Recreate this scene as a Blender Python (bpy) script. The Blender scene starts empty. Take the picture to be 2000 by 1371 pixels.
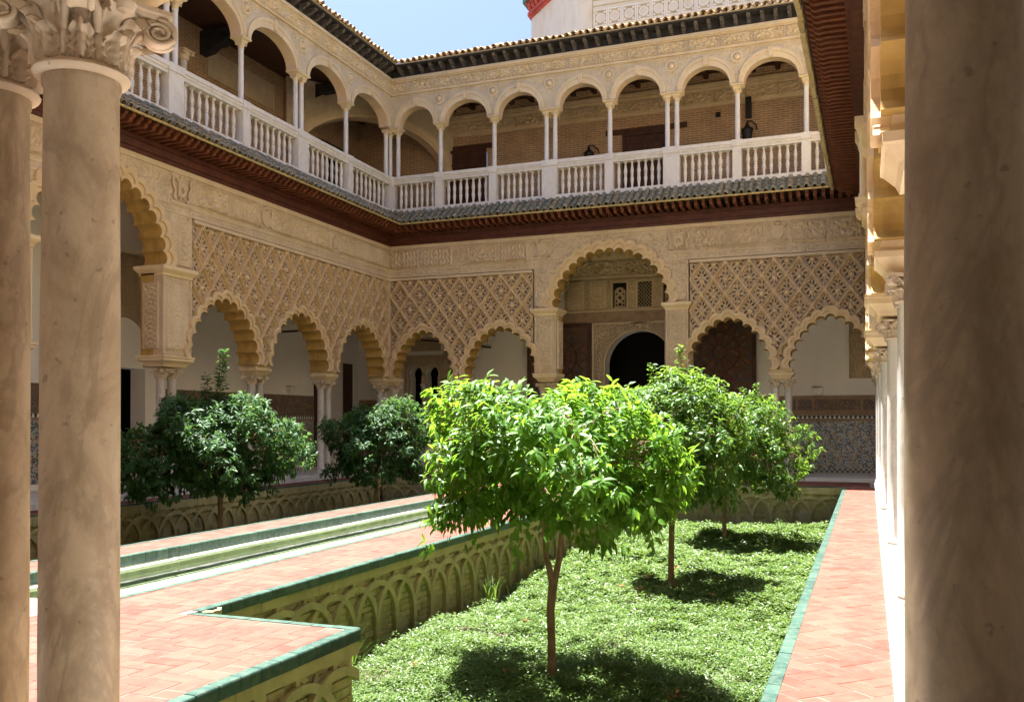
import bpy, math, random
import numpy as np
from mathutils import Vector, Matrix
from mathutils.geometry import delaunay_2d_cdt

random.seed(7)
RNG = np.random.default_rng(7)
scene = bpy.context.scene
COL = scene.collection

# ------------------------------------------------------------------ camera, sky, sun, exposure
cam_data = bpy.data.cameras.new("camera")
cam = bpy.data.objects.new("camera", cam_data)
COL.objects.link(cam)
cam.location = (0.0, 0.0, 1.65)
cam.rotation_euler = (math.radians(90 + 0.624), 0, math.radians(21.022))
cam_data.sensor_width = 36.0
cam_data.lens = 31.99
cam_data.shift_y = 0.0597
cam_data.clip_start = 0.05
cam_data.clip_end = 3000.0
scene.camera = cam

SUN_TO = Vector((-0.228, 0.185, 1.0)).normalized()
world = bpy.data.worlds.new("World")
scene.world = world
world.use_nodes = True
wn = world.node_tree.nodes
wl = world.node_tree.links
wn.clear()
w_out = wn.new("ShaderNodeOutputWorld")
w_bg = wn.new("ShaderNodeBackground")
w_sky = wn.new("ShaderNodeTexSky")
w_sky.sky_type = 'NISHITA'
w_sky.sun_disc = False
w_sky.sun_elevation = math.asin(SUN_TO.z)
w_sky.sun_rotation = math.atan2(SUN_TO.x, SUN_TO.y)
w_sky.altitude = 20.0
w_sky.air_density = 0.62
w_sky.dust_density = 4.0
w_sky.ozone_density = 10.0
w_bg.inputs['Strength'].default_value = 0.05
wl.new(w_sky.outputs[0], w_bg.inputs[0])
wl.new(w_bg.outputs[0], w_out.inputs[0])

sun_data = bpy.data.lights.new("sun", 'SUN')
sun_data.energy = 5.0
sun_data.angle = math.radians(0.5)
sun_data.color = (1.0, 0.965, 0.91)
sun = bpy.data.objects.new("sun", sun_data)
COL.objects.link(sun)
sun.location = (-10, 20, 40)
sun.rotation_euler = SUN_TO.to_track_quat('Z', 'Y').to_euler()

scene.view_settings.view_transform = 'Standard'
scene.view_settings.look = 'None'
scene.view_settings.gamma = 1.0
scene.view_settings.use_curve_mapping = False
scene.view_settings.exposure = 2.76
scene.render.engine = 'CYCLES'
cy = scene.cycles
cy.max_bounces = 9
cy.diffuse_bounces = 7
cy.glossy_bounces = 3
cy.transmission_bounces = 4
cy.transparent_max_bounces = 8
cy.use_denoising = True
cy.sample_clamp_indirect = 6.0
cy.caustics_reflective = False
cy.caustics_refractive = False

# ------------------------------------------------------------------ constants of the place
D = 26.67          # courtyard face of the arcade across the garden
XL = -14.6         # courtyard face of the long arcade
XR = 0.12          # courtyard face of the opposite long arcade at the corner
ABZ = 3.14         # top of the abaci, spring of the small arches
WTOP = 7.45        # top of the carved walls
FZ = 0.09          # gallery floor

# ------------------------------------------------------------------ materials
def nodes_of(name):
    m = bpy.data.materials.new(name)
    m.use_nodes = True
    nt = m.node_tree
    nt.nodes.clear()
    out = nt.nodes.new("ShaderNodeOutputMaterial")
    b = nt.nodes.new("ShaderNodeBsdfPrincipled")
    nt.links.new(b.outputs[0], out.inputs[0])
    return m, nt, b, out

def N(nt, kind, **kw):
    n = nt.nodes.new(kind)
    for k, v in kw.items():
        if hasattr(n, k):
            setattr(n, k, v)
        else:
            n.inputs[k].default_value = v
    return n

def ramp(nt, src, stops, interp='LINEAR'):
    r = nt.nodes.new("ShaderNodeValToRGB")
    r.color_ramp.interpolation = interp
    el = r.color_ramp.elements
    while len(el) < len(stops):
        el.new(0.5)
    for e, (p, c) in zip(el, stops):
        e.position = p
        e.color = (c[0], c[1], c[2], 1) if len(c) == 3 else c
    nt.links.new(src, r.inputs[0])
    return r.outputs[0]

def mix(nt, fac, a, b, mode='MIX'):
    m = nt.nodes.new("ShaderNodeMix")
    m.data_type = 'RGBA'
    m.blend_type = mode
    for sock, v in ((m.inputs[0], fac), (m.inputs[6], a), (m.inputs[7], b)):
        if hasattr(v, 'is_linked'):
            nt.links.new(v, sock)
        elif isinstance(v, (int, float)):
            sock.default_value = v
        else:
            sock.default_value = (v[0], v[1], v[2], 1)
    return m.outputs[2]

def wpos(nt):
    return nt.nodes.new("ShaderNodeNewGeometry").outputs['Position']

def wall_uv(nt):
    """(X+Y, Z, 0): runs along axis-aligned walls."""
    s = nt.nodes.new("ShaderNodeSeparateXYZ")
    nt.links.new(wpos(nt), s.inputs[0])
    a = nt.nodes.new("ShaderNodeMath"); a.operation = 'ADD'
    nt.links.new(s.outputs[0], a.inputs[0]); nt.links.new(s.outputs[1], a.inputs[1])
    c = nt.nodes.new("ShaderNodeCombineXYZ")
    nt.links.new(a.outputs[0], c.inputs[0]); nt.links.new(s.outputs[2], c.inputs[1])
    return c.outputs[0]

def bump(nt, b, h, strength=0.3, dist=0.02):
    n = nt.nodes.new("ShaderNodeBump")
    n.inputs['Strength'].default_value = strength
    n.inputs['Distance'].default_value = dist
    nt.links.new(h, n.inputs['Height'])
    nt.links.new(n.outputs[0], b.inputs['Normal'])

def noise(nt, vec, scale, detail=4, rough=0.55, dist=0.0):
    n = N(nt, "ShaderNodeTexNoise", Scale=scale, Detail=detail, Roughness=rough, Distortion=dist)
    nt.links.new(vec, n.inputs['Vector'])
    return n.outputs['Fac']

def scaled(nt, vec, s):
    m = nt.nodes.new("ShaderNodeMapping")
    m.inputs['Scale'].default_value = s
    nt.links.new(vec, m.inputs['Vector'])
    return m.outputs[0]

def m_stone(name, c1, c2, stain, scale=1.6, rough=0.85, bump_s=0.25, bump_scale=40, streak=0.35, carve=0.0, carve_scale=14):
    m, nt, b, _ = nodes_of(name)
    p = wpos(nt)
    n1 = noise(nt, p, scale, 6, 0.6)
    col = ramp(nt, n1, [(0.32, c1), (0.68, c2)])
    st = noise(nt, scaled(nt, p, (3.0, 3.0, 0.55)), 1.3, 5, 0.65)
    f = ramp(nt, st, [(0.5, (0, 0, 0)), (0.72, (1, 1, 1))])
    mm = nt.nodes.new("ShaderNodeMath"); mm.operation = 'MULTIPLY'
    nt.links.new(f, mm.inputs[0]); mm.inputs[1].default_value = streak
    col = mix(nt, mm.outputs[0], col, stain)
    h = noise(nt, p, bump_scale, 5, 0.65)
    if carve > 0:
        v = N(nt, "ShaderNodeTexVoronoi", Scale=carve_scale)
        v.feature = 'SMOOTH_F1'
        w = nt.nodes.new("ShaderNodeVectorMath"); w.operation = 'ADD'
        nz = N(nt, "ShaderNodeTexNoise", Scale=carve_scale * 0.35, Detail=2)
        nt.links.new(p, nz.inputs['Vector'])
        sc = nt.nodes.new("ShaderNodeVectorMath"); sc.operation = 'SCALE'; sc.inputs[3].default_value = 0.25
        nt.links.new(nz.outputs['Color'], sc.inputs[0])
        nt.links.new(p, w.inputs[0]); nt.links.new(sc.outputs[0], w.inputs[1])
        nt.links.new(w.outputs[0], v.inputs['Vector'])
        vr = ramp(nt, v.outputs['Distance'], [(0.1, (1, 1, 1)), (0.3, (0.25, 0.25, 0.25)), (0.45, (0.9, 0.9, 0.9))])
        h2 = mix(nt, 0.25, vr, h)
        bump(nt, b, h2, carve, 0.05)
    else:
        bump(nt, b, h, bump_s, 0.015)
    nt.links.new(col, b.inputs['Base Color'])
    b.inputs['Roughness'].default_value = rough
    b.inputs['Specular IOR Level'].default_value = 0.25
    return m

M = {}
M['stucco'] = m_stone('stucco', (0.5718, 0.4477, 0.3048), (0.6868, 0.5557, 0.3963), (0.3661, 0.2901, 0.1981), carve=0.7, carve_scale=13)
M['stucco_plain'] = m_stone('stucco_plain', (0.5889, 0.4624, 0.3101), (0.6916, 0.5617, 0.4005), (0.3852, 0.3001, 0.2114), bump_s=0.3)
M['stucco_fine'] = m_stone('stucco_fine', (0.4970, 0.3859, 0.2562), (0.6103, 0.4861, 0.3370), (0.3275, 0.2491, 0.1684), carve=1.0, carve_scale=20)
M['carving'] = m_stone('carving', (0.4049, 0.3034, 0.2029), (0.5062, 0.3887, 0.2645), (0.5062, 0.3088, 0.1108), scale=5, streak=0.5, bump_s=0.4)
M['rib'] = m_stone('rib', (0.6038, 0.4470, 0.2603), (0.7155, 0.5529, 0.3403), (0.4249, 0.3058, 0.1865), scale=3, bump_s=0.5)
M['ochre'] = m_stone('ochre', (0.42, 0.27, 0.075), (0.52, 0.345, 0.115), (0.24, 0.15, 0.05), scale=4, streak=0.75)  # gold of the bounced light under the arches, put into the colour
OLD = m_stone('old_ochre', (0.616, 0.396, 0.110), (0.704, 0.484, 0.176), (0.396, 0.253, 0.088), scale=3, streak=0.5)
M['limestone'] = m_stone('limestone', (0.6684, 0.5262, 0.3239), (0.7762, 0.6407, 0.4303), (0.4851, 0.3776, 0.2367), scale=2, bump_s=0.3)
M['limestone_carved'] = m_stone('limestone_carved', (0.5929, 0.4805, 0.3239), (0.7115, 0.6065, 0.4360), (0.4528, 0.3661, 0.2491), scale=2, carve=0.6, carve_scale=15)
M['soffit_pink'] = m_stone('soffit_pink', (0.648, 0.475, 0.313), (0.713, 0.562, 0.389), (0.605, 0.367, 0.238), scale=2, bump_s=0.2)
M['plaster'] = m_stone('plaster', (0.8568, 0.8321, 0.7752), (0.8976, 0.8798, 0.8322), (0.7752, 0.7420, 0.6726), scale=0.8, bump_s=0.15, bump_scale=20, streak=0.3)
M['old_brick_wall'] = m_stone('old_brick_wall', (0.360, 0.300, 0.160), (0.480, 0.390, 0.220), (0.200, 0.180, 0.100), scale=3, bump_s=0.8, bump_scale=25, streak=0.7)
M['old_rib'] = m_stone('old_rib', (0.3942, 0.3456, 0.1709), (0.4838, 0.4320, 0.2279), (0.2330, 0.2112, 0.1058), scale=3.5, bump_s=0.6, bump_scale=30, streak=0.6)
M['bark'] = m_stone('bark', (0.200, 0.125, 0.075), (0.300, 0.200, 0.125), (0.130, 0.090, 0.055), scale=9, bump_s=0.8, bump_scale=60, streak=0.5)
M['soil'] = m_stone('soil', (0.060, 0.045, 0.030), (0.100, 0.075, 0.050), (0.050, 0.040, 0.020), scale=6, bump_s=0.6)

def m_marble(name, base, vein, dirt, vein_amt=0.5, dirt_amt=0.4, rough=0.35, fs=1.0):
    m, nt, b, _ = nodes_of(name)
    p = wpos(nt)
    oi = nt.nodes.new("ShaderNodeObjectInfo")
    add = nt.nodes.new("ShaderNodeVectorMath"); add.operation = 'MULTIPLY_ADD'
    nt.links.new(oi.outputs['Random'], add.inputs[0]); add.inputs[1].default_value = (17, 9, 31)
    nt.links.new(p, add.inputs[2])
    q = add.outputs[0]
    rn = noise(nt, scaled(nt, q, (fs, fs, 0.5*fs)), 1.1, 8, 0.62, 0.9)
    vf = ramp(nt, rn, [(0.475, (0, 0, 0)), (0.497, (1, 1, 1)), (0.503, (1, 1, 1)), (0.545, (0, 0, 0))])
    mm = nt.nodes.new("ShaderNodeMath"); mm.operation = 'MULTIPLY'
    nt.links.new(vf, mm.inputs[0]); mm.inputs[1].default_value = vein_amt
    col = mix(nt, mm.outputs[0], base, vein)
    dn = noise(nt, scaled(nt, q, (2.0*fs, 2.0*fs, 1.15*fs**0.8)), 1.5, 10, 0.72, 0.5)
    df = ramp(nt, dn, [(0.40, (0, 0, 0)), (0.66, (1, 1, 1))])
    mm2 = nt.nodes.new("ShaderNodeMath"); mm2.operation = 'MULTIPLY'
    nt.links.new(df, mm2.inputs[0]); mm2.inputs[1].default_value = dirt_amt
    col = mix(nt, mm2.outputs[0], col, dirt)
    sp = noise(nt, q, 28, 2, 0.5)
    sf = ramp(nt, sp, [(0.69, (0, 0, 0)), (0.74, (1, 1, 1))])
    mm3 = nt.nodes.new("ShaderNodeMath"); mm3.operation = 'MULTIPLY'
    nt.links.new(sf, mm3.inputs[0]); mm3.inputs[1].default_value = 0.5
    col = mix(nt, mm3.outputs[0], col, (dirt[0] * 0.5, dirt[1] * 0.5, dirt[2] * 0.5))
    bump(nt, b, noise(nt, q, 14, 5, 0.6), 0.12, 0.01)
    nt.links.new(col, b.inputs['Base Color'])
    b.inputs['Roughness'].default_value = rough
    return m

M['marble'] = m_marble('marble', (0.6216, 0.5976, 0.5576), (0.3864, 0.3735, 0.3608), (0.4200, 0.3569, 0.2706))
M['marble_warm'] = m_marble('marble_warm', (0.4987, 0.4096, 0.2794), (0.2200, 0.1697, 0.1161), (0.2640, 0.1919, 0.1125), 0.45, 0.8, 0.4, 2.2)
M['marble_shaded'] = m_marble('marble_shaded', (0.2145, 0.1725, 0.1125), (0.0933, 0.0719, 0.0478), (0.1026, 0.0743, 0.0408), 0.45, 0.85, 0.45, 2.0)  # darker copy of the near marble, the right shaft's shade put into the colour
M['marble_carved'] = m_marble('marble_carved', (0.66, 0.57, 0.43), (0.54, 0.45, 0.33), (0.36, 0.26, 0.16), 0.2, 0.4, 0.55)
M['marble_floor'] = m_marble('marble_floor', (0.80, 0.78, 0.74), (0.58, 0.57, 0.55), (0.60, 0.55, 0.47), 0.4, 0.2, 0.35)
M['balustrade'] = m_marble('balustrade_marble', (0.7254, 0.6962, 0.6512), (0.4836, 0.4550, 0.4224), (0.5115, 0.4095, 0.2904), 0.3, 0.3, 0.5)

def m_plain(name, col, rough=0.6, var=0.25, scale=6, bump_s=0.2, bump_scale=40, spec=0.4, grain=None):
    m, nt, b, _ = nodes_of(name)
    p = wpos(nt)
    if grain:
        p = scaled(nt, p, grain)
    n1 = noise(nt, p, scale, 4, 0.6)
    d = tuple(c * (1 - var) for c in col); l = tuple(min(1, c * (1 + var)) for c in col)
    nt.links.new(ramp(nt, n1, [(0.3, d), (0.7, l)]), b.inputs['Base Color'])
    if bump_s:
        bump(nt, b, noise(nt, p, bump_scale, 3), bump_s, 0.01)
    b.inputs['Roughness'].default_value = rough
    b.inputs['Specular IOR Level'].default_value = spec
    return m

M['wood_red'] = m_plain('wood_red', (0.085, 0.024, 0.014), 0.55, 0.4, 5, 0.3, 30)
M['wood_rafter'] = m_plain('wood_rafter', (0.1451, 0.0449, 0.0204), 0.55, 0.4, 5, 0.3, 30)
M['wood_dark'] = m_plain('wood_dark', (0.075, 0.032, 0.018), 0.6, 0.4, 4, 0.3, 30)
M['ceiling_bounce'] = m_plain('ceiling_bounce', (0.50, 0.40, 0.28), 0.8, 0.2, 3)  # pale tone added to unseen ceilings to bounce light into the galleries
M['soffit_wood'] = m_plain('soffit_wood', (0.035, 0.014, 0.009), 0.6, 0.4, 4)
M['wood_black'] = m_plain('wood_black', (0.034, 0.031, 0.032), 0.7, 0.5, 6, 0.4, 30)
M['wood_grey'] = m_plain('wood_grey', (0.11, 0.095, 0.085), 0.8, 0.5, 9, 0.5, 40)
M['iron'] = m_plain('iron', (0.018, 0.017, 0.017), 0.5, 0.3)
M['grey_metal'] = m_plain('grey_metal', (0.55, 0.56, 0.56), 0.35, 0.1)
M['lime_patch'] = m_stone('lime_patch', (0.4080, 0.3655, 0.2380), (0.4760, 0.4250, 0.2890), (0.2550, 0.2295, 0.1360), scale=5, streak=0.6, bump_s=0.5)
M['white_lamp'] = m_plain('white_lamp', (0.84, 0.82, 0.76), 0.6, 0.08)
M['grout'] = m_plain('grout', (0.26, 0.155, 0.125), 0.9, 0.15, 12)
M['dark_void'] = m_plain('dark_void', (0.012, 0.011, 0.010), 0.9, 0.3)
M['green_cloth'] = m_plain('rope', (0.03, 0.028, 0.03), 0.9, 0.2)

def m_random(name, cols, rough=0.5, spec=0.4, island=False, speck=None, bump_s=0.2, bump_scale=30, mott=0.35, mott_scale=9, coat=0.0, stain=0.0):
    """per-piece colour from the object's (or the island's) random value, mottled"""
    m, nt, b, _ = nodes_of(name)
    if island:
        src = nt.nodes.new("ShaderNodeNewGeometry").outputs['Random Per Island']
    else:
        src = nt.nodes.new("ShaderNodeObjectInfo").outputs['Random']
    stops = [(i / max(1, len(cols) - 1), c) for i, c in enumerate(cols)]
    col = ramp(nt, src, stops)
    p = wpos(nt)
    n1 = noise(nt, p, mott_scale, 5, 0.6)
    if speck is not None:
        f = ramp(nt, n1, [(0.45, (0, 0, 0)), (0.7, (1, 1, 1))])
        mm = nt.nodes.new("ShaderNodeMath"); mm.operation = 'MULTIPLY'
        nt.links.new(f, mm.inputs[0]); mm.inputs[1].default_value = mott
        col = mix(nt, mm.outputs[0], col, speck)
    if stain:
        sn = ramp(nt, noise(nt, p, 1.1, 7, 0.7, 0.5), [(0.42, (1.12, 1.1, 1.08)), (0.56, (1, 1, 1)), (0.72, (1-stain, 1-stain, 1-stain))])
        col = mix(nt, 1.0, col, sn, 'MULTIPLY')
    nt.links.new(col, b.inputs['Base Color'])
    if bump_s:
        bump(nt, b, noise(nt, p, bump_scale, 3), bump_s, 0.008)
    b.inputs['Roughness'].default_value = rough
    b.inputs['Specular IOR Level'].default_value = spec
    b.inputs['Coat Weight'].default_value = coat
    return m

TC = [(0.138, 0.035, 0.024), (0.160, 0.048, 0.033), (0.143, 0.038, 0.025), (0.172, 0.060, 0.042), (0.126, 0.029, 0.019)]
M['paving'] = m_random('paving', TC, 0.65, 0.2, False, (0.18, 0.068, 0.048), 0.15, 25, 0.7, 8, 0.0, 0.45)
M['paving_many'] = m_random('paving_many', TC, 0.65, 0.2, True, (0.18, 0.068, 0.048), 0.15, 25, 0.7, 8, 0.0, 0.45)
GL = [(0.020, 0.056, 0.044), (0.032, 0.074, 0.058), (0.016, 0.048, 0.038), (0.04, 0.086, 0.067)]
M['green_glaze'] = m_random('green_glaze', GL, 0.42, 0.4, False, (0.11, 0.15, 0.105), 0.15, 30, 0.55, 14, 0.0, 0.3)
RT = [(0.115, 0.12, 0.095), (0.17, 0.165, 0.12), (0.08, 0.10, 0.085), (0.22, 0.175, 0.11), (0.14, 0.13, 0.10)]
M['weathered_tile'] = m_random('weathered_tile', RT, 0.6, 0.35, False, (0.40, 0.38, 0.33), 0.4, 35, 0.55, 11)
M['tile_mouth'] = m_plain('tile_mouth', (0.42, 0.31, 0.12), 0.7, 0.35, 12)
TT = [(0.40, 0.28, 0.15), (0.48, 0.34, 0.19), (0.34, 0.25, 0.16), (0.45, 0.33, 0.21)]
M['terracotta_tile'] = m_random('terracotta_tile', TT, 0.8, 0.2, False, (0.30, 0.26, 0.19), 0.4, 35, 0.5, 8)
M['ochre_tile'] = m_random('ochre_tile', [(0.46, 0.33, 0.14), (0.52, 0.40, 0.2), (0.40, 0.30, 0.15)], 0.7, 0.3, False, (0.34, 0.30, 0.20), 0.4, 35, 0.5, 8)

def m_brick(name, c1, c2, mortar, bw=0.28, bh=0.055, ms=0.012):
    m, nt, b, _ = nodes_of(name)
    uv = wall_uv(nt)
    t = N(nt, "ShaderNodeTexBrick", Scale=1.0)
    t.inputs['Brick Width'].default_value = bw
    t.inputs['Row Height'].default_value = bh
    t.inputs['Mortar Size'].default_value = ms
    t.inputs['Mortar Smooth'].default_value = 0.3
    t.inputs['Color1'].default_value = (*c1, 1); t.inputs['Color2'].default_value = (*c2, 1)
    t.inputs['Mortar'].default_value = (*mortar, 1)
    nt.links.new(uv, t.inputs['Vector'])
    n = noise(nt, wpos(nt), 2.5, 5)
    col = mix(nt, 0.5, t.outputs['Color'], ramp(nt, n, [(0.3, (0.6, 0.6, 0.6)), (0.7, (1.25, 1.2, 1.1))]), 'MULTIPLY')
    nt.links.new(col, b.inputs['Base Color'])
    inv = nt.nodes.new("ShaderNodeMath"); inv.operation = 'SUBTRACT'; inv.inputs[0].default_value = 1
    nt.links.new(t.outputs['Fac'], inv.inputs[1])
    bump(nt, b, inv.outputs[0], 0.5, 0.01)
    b.inputs['Roughness'].default_value = 0.9
    return m
M['brick'] = m_brick('brick', (0.4057, 0.2328, 0.1183), (0.4830, 0.2949, 0.1634), (0.5989, 0.4864, 0.3494), 0.30, 0.075, 0.016)
M['garden_brick'] = m_brick('garden_brick', (0.4620, 0.4025, 0.1995), (0.5500, 0.4830, 0.2625), (0.3960, 0.3565, 0.1995), 0.3, 0.075, 0.02)
# dirt on the retaining walls rises from the soil
def add_damp(m):
    nt = m.node_tree
    b = [n for n in nt.nodes if n.type == 'BSDF_PRINCIPLED'][0]
    src = b.inputs['Base Color'].links[0].from_socket
    s = nt.nodes.new("ShaderNodeSeparateXYZ")
    p = wpos(nt)
    nt.links.new(p, s.inputs[0])
    n = noise(nt, scaled(nt, p, (1.5, 1.5, 0.8)), 2.2, 5, 0.65)
    a = nt.nodes.new("ShaderNodeMath"); a.operation = 'MULTIPLY_ADD'
    nt.links.new(n, a.inputs[0]); a.inputs[1].default_value = -1.1; nt.links.new(s.outputs[2], a.inputs[2])
    f = ramp(nt, a.outputs[0], [(0.0, (1, 1, 1)), (1.0, (0, 0, 0))])
    mr = nt.nodes.new("ShaderNodeMapRange")
    mr.inputs['From Min'].default_value = -1.75; mr.inputs['From Max'].default_value = -0.85
    mr.inputs['To Min'].default_value = 0.75; mr.inputs['To Max'].default_value = 0.0
    nt.links.new(a.outputs[0], mr.inputs['Value'])
    nt.links.new(mix(nt, mr.outputs[0], src, (0.13, 0.12, 0.065)), b.inputs['Base Color'])
BC = [(0.44, 0.40, 0.20), (0.52, 0.47, 0.25), (0.40, 0.35, 0.17), (0.48, 0.42, 0.22), (0.50, 0.39, 0.20)]
M['brick_piece'] = m_random('brick_piece', BC, 0.9, 0.2, False, (0.24, 0.215, 0.11), 0.5, 40, 0.6, 8)
M['bricks_joined'] = m_random('bricks_joined', BC, 0.9, 0.2, True, (0.24, 0.215, 0.11), 0.5, 40, 0.6, 8)
for k in ('lime_patch', 'old_brick_wall', 'old_rib', 'garden_brick', 'brick_piece', 'bricks_joined'):
    add_damp(M[k])

def m_mosaic(name):
    m, nt, b, _ = nodes_of(name)
    uv = wall_uv(nt)
    rot = nt.nodes.new("ShaderNodeMapping"); rot.inputs['Rotation'].default_value = (0, 0, math.radians(45))
    nt.links.new(uv, rot.inputs['Vector'])
    v = N(nt, "ShaderNodeTexVoronoi", Scale=23.0, Randomness=0.12)
    v.voronoi_dimensions = '2D'; v.distance = 'CHEBYCHEV'
    nt.links.new(rot.outputs[0], v.inputs['Vector'])
    sx = nt.nodes.new("ShaderNodeSeparateColor"); nt.links.new(v.outputs['Color'], sx.inputs[0])
    W = (0.42, 0.43, 0.41)
    col = ramp(nt, sx.outputs[0], [(0.0, (0.03, 0.03, 0.035)), (0.16, W), (0.44, (0.06, 0.12, 0.30)), (0.58, W), (0.74, (0.05, 0.16, 0.11)), (0.86, (0.45, 0.24, 0.06))], 'CONSTANT')
    v2 = N(nt, "ShaderNodeTexVoronoi", Scale=2.1, Randomness=0.35)
    v2.voronoi_dimensions = '2D'
    nt.links.new(uv, v2.inputs['Vector'])
    f2 = ramp(nt, v2.outputs['Distance'], [(0.16, (0.65, 0.65, 0.65)), (0.24, (0, 0, 0))])
    ge = nt.nodes.new("ShaderNodeMath"); ge.operation = 'GREATER_THAN'; ge.inputs[1].default_value = 0.45
    nt.links.new(sx.outputs[1], ge.inputs[0])
    mu = nt.nodes.new("ShaderNodeMath"); mu.operation = 'MULTIPLY'
    nt.links.new(ge.outputs[0], mu.inputs[0]); nt.links.new(f2, mu.inputs[1])
    col = mix(nt, mu.outputs[0], col, (0.09, 0.16, 0.38))
    e = ramp(nt, v.outputs['Distance'], [(0.40, (0, 0, 0)), (0.47, (1, 1, 1))])
    col = mix(nt, e, col, W)
    nt.links.new(col, b.inputs['Base Color'])
    bump(nt, b, v.outputs['Distance'], 0.15, 0.004)
    b.inputs['Roughness'].default_value = 0.3
    return m
M['mosaic'] = m_mosaic('mosaic')

def m_check(name, c1, c2, sc):
    m, nt, b, _ = nodes_of(name)
    t = N(nt, "ShaderNodeTexChecker", Scale=sc)
    t.inputs['Color1'].default_value = (*c1, 1); t.inputs['Color2'].default_value = (*c2, 1)
    off = nt.nodes.new("ShaderNodeVectorMath"); off.operation = 'ADD'; off.inputs[1].default_value = (0, 0, 0.013)
    nt.links.new(wall_uv(nt), off.inputs[0])
    nt.links.new(off.outputs[0], t.inputs['Vector'])
    nt.links.new(t.outputs[0], b.inputs['Base Color'])
    b.inputs['Roughness'].default_value = 0.35
    return m
M['check_tile'] = m_check('check_tile', (0.04, 0.10, 0.08), (0.50, 0.48, 0.42), 13)

def m_band(name):
    """brown epigraphic band with faded blue and ochre knotwork"""
    m, nt, b, _ = nodes_of(name)
    uv = wall_uv(nt)
    w = N(nt, "ShaderNodeTexVoronoi", Scale=11.0); w.voronoi_dimensions = '2D'; w.feature = 'F2'
    nt.links.new(uv, w.inputs['Vector'])
    f = ramp(nt, w.outputs['Distance'], [(0.45, (0, 0, 0)), (0.5, (1, 1, 1)), (0.62, (1, 1, 1)), (0.68, (0, 0, 0))])
    s = nt.nodes.new("ShaderNodeSeparateColor"); nt.links.new(w.outputs['Color'], s.inputs[0])
    c = ramp(nt, s.outputs[0], [(0, (0.07, 0.09, 0.16)), (0.45, (0.30, 0.19, 0.09)), (0.8, (0.36, 0.30, 0.22))], 'CONSTANT')
    base = ramp(nt, noise(nt, uv, 3.0, 4), [(0.3, (0.15, 0.10, 0.065)), (0.7, (0.21, 0.145, 0.095))])
    nt.links.new(mix(nt, f, base, c), b.inputs['Base Color'])
    bump(nt, b, f, 0.3, 0.01)
    b.inputs['Roughness'].default_value = 0.75
    return m
M['band'] = m_band('painted_band')
M['band_frame'] = m_plain('band_frame', (0.3230, 0.2210, 0.1445), 0.75, 0.25, 5)

def m_door(name):
    m, nt, b, _ = nodes_of(name)
    uv = wall_uv(nt)
    v = N(nt, "ShaderNodeTexVoronoi", Scale=9.0, Randomness=0.6); v.voronoi_dimensions = '2D'
    nt.links.new(uv, v.inputs['Vector'])
    s = nt.nodes.new("ShaderNodeSeparateColor"); nt.links.new(v.outputs['Color'], s.inputs[0])
    col = ramp(nt, s.outputs[0], [(0, (0.10, 0.055, 0.030)), (0.55, (0.07, 0.06, 0.065)), (0.7, (0.15, 0.08, 0.035)), (0.86, (0.13, 0.035, 0.03))], 'CONSTANT')
    nt.links.new(col, b.inputs['Base Color'])
    b.inputs['Roughness'].default_value = 0.65
    return m
M['door_inlay'] = m_door('door_inlay')

def m_tower(name):
    m, nt, b, _ = nodes_of(name)
    p = wpos(nt)
    n1 = noise(nt, scaled(nt, p, (1, 1, 0.4)), 1.2, 6, 0.65)
    col = ramp(nt, n1, [(0.3, (0.62, 0.57, 0.47)), (0.55, (0.72, 0.69, 0.62)), (0.75, (0.66, 0.56, 0.38))])
    nt.links.new(col, b.inputs['Base Color'])
    b.inputs['Roughness'].default_value = 0.9
    bump(nt, b, noise(nt, p, 12, 4), 0.3, 0.02)
    return m
M['tower'] = m_tower('tower_plaster')
M['tower_line'] = m_plain('tower_line', (0.50, 0.42, 0.27), 0.9, 0.3, 3)
M['tower_white'] = m_plain('tower_white', (0.78, 0.76, 0.72), 0.9, 0.1, 3)
M['tower_red'] = m_plain('tower_red', (0.42, 0.075, 0.055), 0.7, 0.3, 4)

def m_leaf(name, cols, trans, tcol, rough=0.42, spec=0.34):
    m, nt, b, out = nodes_of(name)
    g = nt.nodes.new("ShaderNodeNewGeometry")
    stops = [(i / max(1, len(cols) - 1), c) for i, c in enumerate(cols)]
    col = ramp(nt, g.outputs['Random Per Island'], stops)
    nt.links.new(col, b.inputs['Base Color'])
    b.inputs['Roughness'].default_value = rough
    b.inputs['Specular IOR Level'].default_value = spec
    tr = nt.nodes.new("ShaderNodeBsdfTranslucent")
    nt.links.new(mix(nt, 0.6, col, tcol), tr.inputs['Color'])
    ms = nt.nodes.new("ShaderNodeMixShader"); ms.inputs[0].default_value = trans
    nt.links.new(b.outputs[0], ms.inputs[1]); nt.links.new(tr.outputs[0], ms.inputs[2])
    nt.links.new(ms.outputs[0], out.inputs[0])
    return m
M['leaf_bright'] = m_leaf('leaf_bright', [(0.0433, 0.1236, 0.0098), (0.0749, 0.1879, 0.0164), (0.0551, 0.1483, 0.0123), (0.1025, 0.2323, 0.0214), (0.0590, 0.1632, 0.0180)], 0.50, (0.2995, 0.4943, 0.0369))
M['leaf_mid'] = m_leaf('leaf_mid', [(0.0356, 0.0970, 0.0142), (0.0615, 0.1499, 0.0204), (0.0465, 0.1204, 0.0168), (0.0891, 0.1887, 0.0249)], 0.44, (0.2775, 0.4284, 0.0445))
M['leaf_dark'] = m_leaf('leaf_dark', [(0.0204, 0.0612, 0.0226), (0.0318, 0.0884, 0.0287), (0.0250, 0.0737, 0.0246), (0.0589, 0.1270, 0.0257)], 0.36, (0.1702, 0.3289, 0.0512), 0.5, 0.18)
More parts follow.
